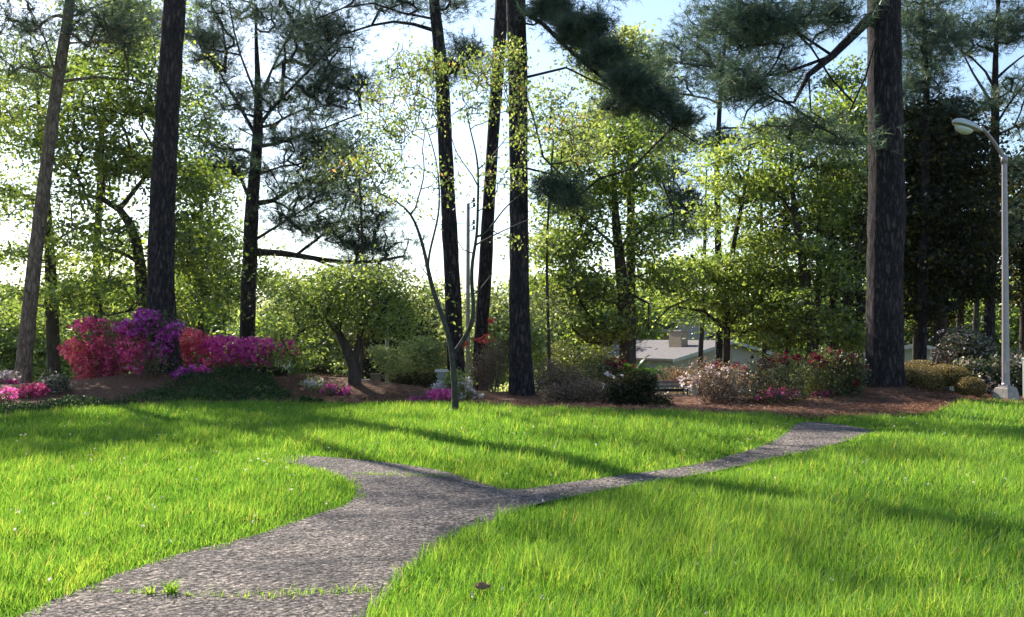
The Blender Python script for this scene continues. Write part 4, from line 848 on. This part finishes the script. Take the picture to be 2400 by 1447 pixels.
bush("shrub", "darkest dense green bush left of the bench, spilling over the lawn edge", "shrub", 1470, 21.6, [(1455, 925, 72, 38, .7, 1), (1530, 945, 56, 20, .5, .6), (1500, 900, 44, 34, .5, .6)], 'dark', 11000, .045, 22, [('p_white', 10, [(1440, 890, 40, 20, .4, 1)])], group=GC, seed=119)
bush("shrub", "grey-green far shrub between brown twiggy shrub and twin trunks", "shrub", 1370, 33, [(1330, 840, 60, 50, 1.2, 1), (1390, 830, 50, 50, 1.2, .8)], 'azleaf', 3800, .07, 26, group=GC, seed=120)
GD = "twiggy azaleas along the far right of the bed"
bush("azalea_shrub", "airy azalea with white and pale pink flowers just right of the bench", "azalea", 1665, 22.0, [(1660, 890, 60, 52, .7, 1), (1725, 890, 60, 42, .7, .9), (1700, 925, 80, 24, .6, .6)], 'twigleaf', 4600, .045, 50, [('p_white', 46, [(1620, 895, 30, 30, .4, 1), (1680, 880, 50, 34, .5, 1)]), ('p_crimson', 14, [(1700, 860, 50, 16, .4, 1)])], woody=.009, group=GD, seed=121)
bush("azalea_shrub", "olive azalea with scattered rose flowers in the middle of the right bed", "azalea", 1790, 22.0, [(1790, 866, 70, 58, .7, 1), (1860, 874, 64, 56, .7, .9), (1820, 930, 90, 24, .6, .7)], 'azleaf', 5200, .045, 50, [('p_crimson', 46, [(1790, 850, 50, 20, .4, 1), (1850, 845, 40, 16, .4, 1)]), ('p_pink', 46, [(1820, 925, 60, 16, .4, 1)])], woody=.009, group=GD, seed=122)
bush("azalea_shrub", "dark crimson azalea against the left side of the thickest pine", "azalea", 1960, 22.6, [(1950, 865, 66, 54, .7, 1), (2005, 870, 40, 54, .5, .8), (1900, 876, 52, 50, .6, .7), (1950, 915, 90, 26, .6, .8)], 'azleaf', 8000, .045, 34, [('p_crimson', 150, [(1930, 845, 46, 24, .5, 1), (1990, 850, 36, 34, .4, 1), (1990, 900, 34, 26, .4, .5)]), ('p_pink', 34, [(1930, 925, 30, 10, .3, 1)])], group=GD, seed=123)
bush("shrub", "glossy dark shrub behind the lamp post base, spreading both sides", "shrub", 2330, 25.2, [(2290, 885, 60, 44, .8, 1), (2350, 870, 50, 56, .8, 1), (2400, 880, 60, 60, .8, 1)], 'camellia', 9000, .085, 24, group=GC, seed=124, leafshell=.5)
bush("camellia_shrub", "large dome of glossy camellia leaves above the golden clipped shrubs", "camellia", 2255, 27.0, [(2255, 822, 70, 54, .9, 1)], 'camellia', 7500, .08, 18, [('p_white', 240, [(2250, 815, 70, 52, .9, 1)])], group=GC, seed=125, leafshell=.75, fn=.03)  # small whitish flecks paint the light glints on the leaves, no flowers here
bush("shrub", "dark leafy shrub at the foot of the dark left trunk", "shrub", 130, 23.2, [(130, 905, 34, 36, .5, 1)], 'camellia', 1500, .07, 10, group=GC, seed=126)
bush("azalea_shrub", "faded pink spreading azalea along the lawn edge at far left", "azalea", -20, 20.5, [(-20, 935, 70, 22, .6, 1)], 'twigleaf', 1500, .045, 16, [('p_pink', 70, [(-20, 930, 66, 20, .5, 1)])], group=GA, seed=127)
# closing greenery behind the bed
for k, (px, Y, lab, mt) in enumerate([(120, 30, "leafy bush low behind the two left trunks", 'azleaf'), (60, 34, "lime bush behind the pale leaning trunk's foot", 'lime'), (1560, 36, "brownish hedge bush in front of the tan house", 'twigleaf'), (1840, 31, "olive bush behind the right azaleas", 'azleaf'),
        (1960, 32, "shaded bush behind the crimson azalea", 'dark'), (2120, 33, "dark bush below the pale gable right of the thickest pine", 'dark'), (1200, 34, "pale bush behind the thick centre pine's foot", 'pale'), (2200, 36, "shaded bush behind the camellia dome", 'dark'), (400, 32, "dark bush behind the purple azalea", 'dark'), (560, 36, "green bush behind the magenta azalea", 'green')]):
    b_ = 790 + (CAMZ - float(gh((px - 1200) * Y / F, Y))) * F / Y
    bush("shrub", lab, "shrub", px, Y, [(px, b_ - 36, 70, 40, 1.2, 1), (px + 40, b_ - 30, 50, 34, 1, .6)], mt, 3600, .085, 18, group=GC, seed=140 + k)

# clipped boxwood mounds
def clipped(label, px, py, rx, ry, Y, lobes, seed, n=15000):
    rg = np.random.default_rng(seed); b0 = at(px, py, Y); base = V(b0[0], Y, float(gh(b0[0], Y))); root = thing("clipped_shrub", label, "clipped shrub", base, group="golden clipped shrubs by the lamp post")
    vs, fs, n0 = [], [], 0; allc = []; alln = []
    for (lx, ly, lrx, lry, dz) in lobes:
        c = at(lx, ly, Y) - base; r = V(lrx * Y / F, dz, lry * Y / F)
        u = np.linspace(0, math.pi, 12); t = np.linspace(0, 2 * math.pi, 21)[:-1]
        S_ = np.array([[math.sin(a) * math.cos(b), math.sin(a) * math.sin(b), math.cos(a)] for a in u for b in t])
        v = c + S_ * r * .90 * (1 + .03 * rg.standard_normal((len(S_), 1))); vs.append(v)
        i = np.arange(11)[:, None] * 20; j = np.arange(20)[None]; j2 = (j + 1) % 20
        fs.append(np.stack([i + j, i + 20 + j, i + 20 + j2, i + j2], -1).reshape(-1, 4) + n0); n0 += len(v)
        m = int(n * lrx / sum(l[2] for l in lobes)); d = unit(rg.normal(0, 1, (m, 3))); rad = 1 + .045 * vn(d[:, 0] * 3, d[:, 2] * 3 + d[:, 1] * 2, 1.6, seed)
        p = c + d * r * (rad * rg.uniform(.90, 1.03, m))[:, None]; k = p[:, 2] > .05; allc.append(p[k]); alln.append(d[k])
    mesh_np("inner_growth", np.vstack(vs), [np.vstack(fs)], M['twigcore'], root, smooth=True)
    c = np.vstack(allc); v, f, a = leaf_quads(c, rg.uniform(.018, .036, len(c)), nrm=np.vstack(alln) + rg.normal(0, .6, c.shape), aspect=.7, rg=rg); mesh_np("foliage", v, [f], M['box'], root, attr=a)
    mb = MB()
    for _ in range(5):
        x = rg.normal(0, .2); mb.tube([(0, 0, -.05), (x * .5, .02, .12), (x * 1.4, rg.normal(0, .08), .35)], [.022, .018, .012], 6)
    mb.build("stems", M['twig'], root, True)
M['twigcore'] = noisemat("inner_growth", [(.3, (.02, .018, .006)), (.7, (.06, .05, .012))], (1, 1, 1), 4, .95, .5, .02, 20)
clipped("wide low golden clipped shrub with a bald twiggy patch, right of the thickest pine", 2170, 885, 80, 35, 23.6, [(2160, 890, 48, 36, .75), (2220, 880, 46, 26, .65)], 151, 20000)
clipped("small round golden clipped shrub between wide clipped one and lamp post", 2272, 908, 34, 26, 22.9, [(2272, 908, 33, 25, .36)], 152, 8000)
clipped("golden clipped shrub, the one touching the thickest pine from behind", 2150, 865, 50, 30, 25.2, [(2155, 868, 46, 24, .55)], 153, 9000)

# arching cycad beside the bench and broad-leaved plant before the twin trunks
def fronds(name, label, px, py, Y, n, L, seed, broad=False, mt='frond'):
    rg = np.random.default_rng(seed); c0 = at(px, py, Y); base = V(c0[0], Y, float(gh(c0[0], Y))); root = thing(name, label, "plant", base); hz = c0[2] - base[2]
    mb = MB(); mb.tube([(0, 0, -.05), (.01, 0, hz * .5), (0, 0, hz)], [.11, .09, .07], 8); mb.build("stem", M['bark_dark'], root, True)
    vs = []; Fq = []; n0 = 0; vals = []
    for k in range(n):
        a = rg.uniform(0, 2 * math.pi); Lk = L * rg.uniform(.7, 1.1); lift = rg.uniform(.3, 1.1) * (1.6 if broad else 1); u = np.linspace(0, 1, 14)
        ax = V(math.cos(a), math.sin(a), 0); P = ax * (u * Lk)[:, None] * .85 + V(0, 0, 1) * ((lift * u - (.9 if not broad else .7) * u ** 2) * Lk)[:, None] + V(0, 0, hz)
        sd = V(-math.sin(a), math.cos(a), 0)
        if broad:
            wd = .11 * L * np.sin(np.pi * (u * .93 + .05)) ** .7
            v = np.stack([P - sd * wd[:, None], P + V(0, 0, -.02), P + sd * wd[:, None]], 1).reshape(-1, 3); i = np.arange(13)[:, None] * 3
            f = np.vstack([np.concatenate([i, i + 1, i + 4, i + 3], 1), np.concatenate([i + 1, i + 2, i + 5, i + 4], 1)])
        else:
            Q = np.repeat(P[1:], 2, 0); T = np.repeat(unit(np.gradient(P, axis=0))[1:], 2, 0); Q[1::2] += T[1::2] * .03; s = np.concatenate([-np.ones(26), np.ones(26)])[:, None]
            Q2 = np.vstack([Q, Q]); T2 = np.vstack([T, T]); ll = (.17 * np.sin(np.pi * np.clip(np.repeat(u[1:], 2), .06, .97))); ll = np.r_[ll, ll][:, None]
            tip = Q2 + (sd * s * .85 + T2 * .5 + V(0, 0, .12)) * ll
            v = np.stack([Q2 - T2 * .012, Q2 + T2 * .012, tip], 1).reshape(-1, 3); i = np.arange(52)[:, None] * 3; f = np.concatenate([i, i + 1, i + 2, i + 2], 1)[:, :3]
        vs.append(v); Fq.append(f + n0); n0 += len(v); vals.append(np.full(len(f), rg.uniform(0, 1)))
    mesh_np("leaves" if broad else "fronds", np.vstack(vs), [np.vstack(Fq)], M[mt], root, attr=np.concatenate(vals))
fronds("cycad_plant", "arching feather-leaved cycad above and left of the bench", 1525, 880, 25.5, 30, .95, 161)
fronds("broadleaf_plant", "bright green upright broad-leaved plant before the twin trunks", 1482, 885, 25.8, 12, .8, 162, True)

# ------------------------------------------------------------------ street lamp
M['galv'] = plain("galvanised_steel", (.36, .31, .33), .45, .35, .10, 5); M['conc'] = plain("concrete", (.36, .32, .28), .9, 0, .25, 9, .4)
M['lamphead'] = plain("lamp_housing", (.55, .57, .55), .4, .2, .06); M['lens'] = plain("lamp_lens", (.62, .66, .55), .2, 0, .04)
lb = at(2358, 942, 22.6); lz = float(gh(lb[0], 22.6)); lamp = thing("street_lamp", "tall grey street lamp on a tapered concrete base at the right", "street lamp", (lb[0], 22.6, lz))
zt = at(2362, 372, 22.6)[2] - lz
m = MB(); m.box((0, 0, .14), (.46, .46, .36), rz=.5, bev=.02, taper=.72); m.build("base", M['conc'], lamp)
m = MB(); m.box((0, 0, .335), (.24, .24, .03), rz=.5, bev=.004); m.build("base_plate", M['galv'], lamp)
for k in range(4):
    a = .5 + math.pi / 4 + k * math.pi / 2; m = MB(); m.tube([(.14 * math.cos(a), .14 * math.sin(a), .34), (.14 * math.cos(a), .14 * math.sin(a), .39)], .02, 6); m.build("anchor_bolt", M['galv'], lamp)
m = MB(); m.tube([(0, 0, .35), (0, 0, .42)], [.10, .085], 20); m.tube([(0, 0, .40), (.02, 0, zt * .5), (.04, 0, zt)], [.083, .069, .055], 24, False); m.build("pole", M['galv'], lamp, True)
m = MB(); m.box((-.012, -.078, .75), (.075, .02, .22), bev=.006); m.build("access_panel", M['galv'], lamp)
m = MB(); m.tube([(.04, 0, zt - .12), (.04, 0, zt + .06), (.04, 0, zt + .08)], [.072, .072, .03], 16); m.build("cap", M['galv'], lamp, True)
hd = at(2268, 296, 22.3) - V(lb[0], 22.6, lz); P0 = V(.04, 0, zt); P1 = P0 + V(-.30, -.05, .48); P2 = hd + V(.30, 0, -.02); u = np.linspace(0, 1, 12)[:, None]
m = MB(); m.tube((1 - u) ** 2 * P0 + 2 * u * (1 - u) * P1 + u * u * P2, np.linspace(.045, .032, 12), 12); m.build("arm", M['galv'], lamp, True)
def ellip(c, r, rz=0, tilt=0, zmin=-1, nu=14, nt_=20, shape=None):
    vs, fs = [], []
    for i in range(nu + 1):
        p = math.pi * i / nu
        for j in range(nt_):
            t = 2 * math.pi * j / nt_; x, y, z = math.cos(p), math.sin(p) * math.cos(t), math.sin(p) * math.sin(t)
            if shape: x, y, z = shape(x, y, z)
            z = max(z, zmin); vs.append((x * r[0], y * r[1], z * r[2]))
    v = np.array(vs); c_, s_ = math.cos(tilt), math.sin(tilt); v = np.c_[v[:, 0] * c_ + v[:, 2] * s_, v[:, 1], -v[:, 0] * s_ + v[:, 2] * c_]
    for i in range(nu):
        for j in range(nt_): fs.append((i * nt_ + j, i * nt_ + (j + 1) % nt_, (i + 1) * nt_ + (j + 1) % nt_, (i + 1) * nt_ + j))
    return v + np.array(c), fs
v, f = ellip(hd, (.36, .17, .12), tilt=.30, zmin=-.25, shape=lambda x, y, z: (x, y * (1 - .35 * x), z * (1 - .35 * x))); m = MB(); m.add(v, f); hh = m.build("lamp_head", M['lamphead'], lamp, True)
v, f = ellip(hd + V(-.08, 0, -.045), (.21, .14, .14), tilt=.30, shape=lambda x, y, z: (x, y, min(z, 0))); m = MB(); m.add(v, f); m.build("lens", M['lens'], hh, True)

# ------------------------------------------------------------------ bench
M['iron'] = plain("black_iron", (.012, .012, .014), .4, .3); M['slat'] = plain("weathered_slat", (.20, .18, .17), .55, 0, .3, 12, .3)
bx = at(1590, 930, 31.0); bz = float(gh(bx[0], 31.0)); bench = thing("park_bench", "dark iron park bench half hidden by the darkest bush", "bench", (bx[0] - .55, 31.0, bz), rz=.12)
sh = .46
for sx in (-.75, .78):
    m = MB(); m.tube([(sx, -.24, 0), (sx, -.22, sh), (sx, .18, sh), (sx, .24, 0)], .024, 8); m.tube([(sx, .17, sh - .02), (sx, .22, sh + .2), (sx, .31, sh + .44), (sx, .36, sh + .48)], .024, 8)
    m.tube([(sx, -.24, sh), (sx, -.26, sh + .18), (sx, -.20, sh + .22), (sx, .22, sh + .22)], .022, 8); m.build("side_frame", M['iron'], bench, True)
for k in range(4): m = MB(); m.box((0, -.18 + k * .105, sh + .02), (1.6, .085, .03), bev=.006); m.build("seat_slat", M['slat'], bench)
for k in range(3):
    m = MB(); m.box((0, .235 + k * .035, sh + .16 + k * .125), (1.6, .028, .09), bev=.006); m.build("back_slat", M['slat'] if k > 0 else M['iron'], bench)

# ------------------------------------------------------------------ utility poles and small boxes
M['pole'] = plain("weathered_pole_wood", (.30, .26, .22), .9, 0, .3, 7, .4); M['porc'] = plain("insulator_brown", (.10, .07, .06), .3)
def upole(label, px, topy, Y, w_, ins):
    c = at(px, topy, Y); g_ = float(gh(c[0], Y)); r = thing("utility_pole", label, "utility pole", (c[0], Y, g_), group="utility poles beyond the garden"); h = c[2] - g_
    m = MB(); m.tube([(0, 0, -.3), (0, 0, h * .5), (0, 0, h)], [w_ * 1.15, w_, w_ * .85], 14); m.build("pole", M['pole'], r, True)
    for (dx, dz) in ins:
        m = MB(); m.tube([(0, 0, h - dz - .1), (dx * .6, 0, h - dz - .06), (dx, 0, h - dz)], .025, 6); b_ = m.build("bracket", M['iron'], r, True)
        m = MB(); m.tube([(dx, 0, h - dz - .02), (dx, 0, h - dz + .06), (dx, 0, h - dz + .1), (dx, 0, h - dz + .2)], [.05, .10, .05, .08], 10); m.build("insulator", M['porc'], b_, True)
    return c
c1 = upole("utility pole with brown insulators seen between the young tree's forked stems", 1097, 478, 52, .11, [(.32, .15), (.30, -.12), (.30, 1.05), (.30, 1.35)])
c2 = upole("short-looking far utility pole above the broad pale bush", 908, 712, 48, .10, [(-.25, .2)])
def wire(a, b, sag, label):
    u = np.linspace(0, 1, 24)[:, None]; P = a + (b - a) * u; P[:, 2] -= 4 * sag * (u * (1 - u))[:, 0]
    m = MB(); m.tube(P, .016, 5, False); o = m.build("overhead_wire", M['iron']); tag(o, label, "wire")
wire(at(800, 702, 47), at(1000, 683, 49), .15, "short thin wire crossing the foliage left of the grey pine")
wire(c1 + V(.3, 0, -1.0), V(-40, 60, c1[2] + 1), .8, "long thin overhead wire running left from the tall utility pole")
M['brownbox'] = plain("brown_cover", (.20, .145, .10), .7, 0, .2); M['greyp'] = plain("grey_cover", (.30, .32, .33), .5); M['whitep'] = plain("pale_panel", (.66, .66, .62), .6)
def pedestal(name, label, px, py, Y, d, mt, cap=None, capd=None):
    c = at(px, py, Y); g_ = float(gh(c[0], Y)); r = thing(name, label, "utility box", (c[0], Y, g_)); h = c[2] - g_
    m = MB(); m.box((0, 0, h / 2 - .05), (d[0], d[1], h), bev=.015, taper=.96); m.build("body", M[mt], r)
    m = MB(); m.box((0, -d[1] / 2 - .004, h * .55), (d[0] * .78, .012, h * .5), bev=.004); m.build("door", M[mt], r)
    m = MB(); cd = capd or (d[0] * 1.08, d[1] * 1.08, .05); m.box((0, 0, h - .02), cd, bev=.012); m.build("lid", M[cap or mt], r)
pedestal("utility_box", "brown upright box right of the ivy-wrapped trunk", 880, 876, 26.2, (.27, .2), 'brownbox')
pedestal("utility_box", "dark low box with pale lid tucked behind the brown upright box", 856, 890, 27.4, (.34, .26), 'greyp', 'whitep')
pedestal("utility_box", "dark grey box with wide pale lid left of the young tree's trunk", 1035, 868, 26.5, (.22, .3), 'greyp', 'whitep', (.34, .36, .07))
pedestal("utility_box", "tall grey cabinet at the right edge beside the glossy shrub", 2414, 840, 23.6, (.24, .28), 'greyp')
pedestal("utility_box", "pale grey box beyond the right end of the magenta azalea", 664, 836, 40, (.5, .4), 'whitep')

# ------------------------------------------------------------------ houses
def siding(name, c, freq=9.0):
    m, n, l, out = newmat(name); tc = n.new("ShaderNodeTexCoord"); sp = n.new("ShaderNodeSeparateXYZ"); l.new(tc.outputs["Object"], sp.inputs[0])
    mu = n.new("ShaderNodeMath"); mu.operation = 'MULTIPLY'; mu.inputs[1].default_value = freq; l.new(sp.outputs[2], mu.inputs[0])
    fr = n.new("ShaderNodeMath"); fr.operation = 'FRACT'; l.new(mu.outputs[0], fr.inputs[0])
    nz = n.new("ShaderNodeTexNoise"); nz.inputs["Scale"].default_value = 1.5; nz.inputs["Detail"].default_value = 6; l.new(tc.outputs["Object"], nz.inputs[0])
    r = ramp(n, [(.3, tuple(x * .85 for x in c)), (.7, c)]); l.new(nz.outputs[0], r.inputs[0])
    b = n.new("ShaderNodeBsdfPrincipled"); b.inputs["Roughness"].default_value = .7; l.new(r.outputs[0], b.inputs["Base Color"])
    bp = n.new("ShaderNodeBump"); bp.inputs["Strength"].default_value = .8; bp.inputs["Distance"].default_value = .02; l.new(fr.outputs[0], bp.inputs["Height"]); l.new(bp.outputs[0], b.inputs["Normal"]); l.new(b.outputs[0], out.inputs[0])
    return m
M['tan_siding'] = siding("tan_siding", (.56, .50, .44)); M['grey_siding'] = siding("grey_siding", (.40, .42, .46)); M['white_siding'] = siding("cream_siding", (.55, .52, .45))
M['shingle'] = noisemat("grey_shingles", [(.35, (.11, .098, .10)), (.65, (.18, .165, .17))], (1, 1, 1), 8, .9, .4, .02, 7); M['trim'] = plain("white_trim", (.60, .58, .56), .6); M['glass'] = plain("window_glass", (.02, .025, .03), .06, 0, .1, 3, 0)
M['brick'] = plain("chimney_brick", (.42, .33, .24), .9, 0, .3, 14, .5); M['dkroof'] = plain("dark_shingles", (.06, .065, .08), .9, 0, .3, 8, .3)
def house(name, label, c, rz, hw, ln, eave, rise, wallm, roofm, wins=(), over=.4):
    """c: ground point under the middle of the near gable; ridge runs along local +y"""
    r = thing(name, label, "house", c, rz=rz)
    m = MB(); v = [(-hw, 0, -.6), (hw, 0, -.6), (hw, 0, eave), (0, 0, eave + rise), (-hw, 0, eave), (-hw, ln, -.6), (hw, ln, -.6), (hw, ln, eave), (0, ln, eave + rise), (-hw, ln, eave)]
    m.add(v, [(0, 1, 2, 3, 4), (9, 8, 7, 6, 5), (1, 6, 7, 2), (5, 0, 4, 9)]); m.build("wall", M[wallm], r)
    m = MB(); k = rise / hw; o_ = over; t = .12; z0 = eave - k * o_
    for s in (-1, 1):
        a = [(s * (hw + o_), -o_, z0 + .03), (0, -o_, eave + rise + .03), (0, ln + o_, eave + rise + .03), (s * (hw + o_), ln + o_, z0 + .03)]
        b_ = [(x, y, z + t) for x, y, z in a]; m.add(a + b_, [(0, 1, 2, 3), (7, 6, 5, 4), (0, 3, 7, 4), (0, 4, 5, 1), (2, 6, 7, 3)])
    rf = m.build("roof", M[roofm], r)
    m = MB()
    for s in (-1, 1): a = V(s * (hw + o_), -o_ - .02, z0 + .06); b2 = V(0, -o_ - .02, eave + rise + .06); m.add([a + V(0, -.03, -.11), b2 + V(0, -.03, -.11), b2 + V(0, -.03, .085), a + V(0, -.03, .085), a + V(0, 0.01, -.11), b2 + V(0, .01, -.11), b2 + V(0, .01, .085), a + V(0, .01, .085)], [(0, 1, 2, 3), (7, 6, 5, 4), (0, 4, 5, 1), (3, 2, 6, 7), (0, 3, 7, 4)])
    m.build("rake_trim", M['trim'], r)
    for (x, z, w_, h) in wins:
        m = MB(); 
        for (cx, cz, dx, dz) in ((x - w_ / 2, z, .09, h), (x + w_ / 2, z, .09, h), (x, z + h / 2, w_ + .09, .09), (x, z - h / 2, w_ + .16, .11), (x, z, w_, .05)): m.box((cx, -.025, cz), (dx, .07, dz))
        fr = m.build("window", M['trim'], r); m = MB(); m.box((x, -.012, z), (w_ - .02, .03, h - .02)); m.build("pane", M['glass'], fr)
    return r, rf
g57 = float(gh(12, 57)); pk = at(1708, 806, 57); eav = at(1560, 850, 57)[2]
h1, rf1 = house("house", "low tan house with shallow grey roof and box chimney beyond the bench", (pk[0], 57, g57), R(30), 4.0, 11, 0.2 + (eav - g57), pk[2] - eav - .15, 'tan_siding', 'shingle', [(-1.2, .75, 1.5, .7), (1.6, .9, 1.0, .9)])
er = eav - g57
m = MB(); zc = er + (pk[2] - eav) * .35; m.box((-1.55, 2.6, zc + .55), (.5, 1.15, 1.7), bev=.02); ch = m.build("chimney", M['brick'], h1)
m = MB(); m.box((-1.55, 2.6, zc + 1.43), (.56, 1.2, .07), bev=.02); m.build("chimney_cap", M['conc'], ch)
p2 = at(1645, 727, 76); e2 = at(1600, 752, 76)[2]; g2 = float(gh(14, 76))
h2, rf2 = house("house", "grey two-storey house with white-framed window behind the tan house", (p2[0] + .7, 76, g2), R(-12), 4.2, 9, e2 - g2 - .6, p2[2] - e2 + .6, 'grey_siding', 'shingle', [(-.05, at(1655, 795, 76)[2] - g2, .75, .9), (2.2, at(1655, 795, 76)[2] - g2, .75, .9)])
pc = at(1548, 780, 72); pg = float(gh(pc[0], 72)); pr = thing("carport", "open dark porch with white beam and posts left of the chimney", "carport", (pc[0], 72, pg)); hz = at(1548, 776, 72)[2] - pg
m = MB(); m.box((0, 1.5, hz + .35), (2.5, 3.4, .5), bev=.05); m.build("roof", M['dkroof'], pr); m = MB(); m.box((0, -.25, hz + .02), (2.5, .12, .22)); m.build("beam", M['trim'], pr)
for x in (-1.1, 1.1): m = MB(); m.box((x, -.25, hz / 2 - .3), (.14, .14, hz + .5)); m.build("post", M['trim'], pr)
m = MB(); m.box((0, 3.0, hz / 2 - .3), (2.4, .12, hz + .6)); m.build("back_wall", M['brick'], pr)
p3 = at(2150, 812, 56); g3 = float(gh(p3[0], 56)); e3 = at(2190, 835, 56)[2]
house("house", "small cream gabled house glimpsed right of the thickest pine", (p3[0], 56, g3), R(-20), 3.2, 8, e3 - g3, p3[2] - e3, 'white_siding', 'shingle', [(-.6, 1.2, .9, 1.0)])
p4 = at(10, 778, 60); g4 = float(gh(p4[0], 60)); e4 = at(-60, 812, 60)[2]
house("house", "grey-roofed house showing at the left edge behind the bed", (p4[0] - 1.5, 60, g4), R(60), 4, 9, e4 - g4, p4[2] - e4, 'grey_siding', 'shingle', [(0, 1.4, 1, 1)])

# ------------------------------------------------------------------ loose bits on the lawn and path
m = MB(); rg_ = np.random.default_rng(5); v, f = ellip((0, 0, .02), (.042, .026, .02), nu=8, nt_=12); v = v * (1 + .14 * rg_.standard_normal((len(v), 1))); m.add(v, f)
q = gp(1130, 1418); o = m.build("bark_chunk", plain('reddish_bark', (.34, .19, .13), .9, 0, .4, 30, .5), None, False, (q[0], q[1], .085)); tag(o, "reddish brown chunk of bark lying in the grass at bottom centre", "bark chunk")
def debris():
    n = 900; bb = PATH; x = rng.uniform(-7, 5, n * 4); y = rng.uniform(3, 17, n * 4); k = inside(PATH, x, y); x, y = x[k], y[k]
    c = np.c_[x, y, gh(x, y) + .022]; v, f, a = leaf_quads(c, rng.uniform(.008, .035, len(c)), nrm=np.tile(V(0, 0, 1.5), (len(c), 1)), aspect=.4)
    v[:, 2] = np.maximum(v[:, 2], gh(v[:, 0], v[:, 1]) + .018); o = mesh_np("path_litter", v, [f], M['straw'], attr=a); tag(o, "small dry leaf bits and petals strewn on the asphalt path", "leaf litter", kind='stuff')
debris()
# ------------------------------------------------------------------ morning haze
m = MB(); m.box((0, 150, 14.65), (720, 720, 38.7)); m_, n, l, out = newmat("haze_air")
pv_ = n.new("ShaderNodeVolumePrincipled"); pv_.inputs["Color"].default_value = (.93, .96, 1, 1); pv_.inputs["Density"].default_value = HAZE; pv_.inputs["Anisotropy"].default_value = .65
l.new(pv_.outputs[0], out.inputs[1]); hz_ = m.build("haze", m_); tag(hz_, kind='stuff')
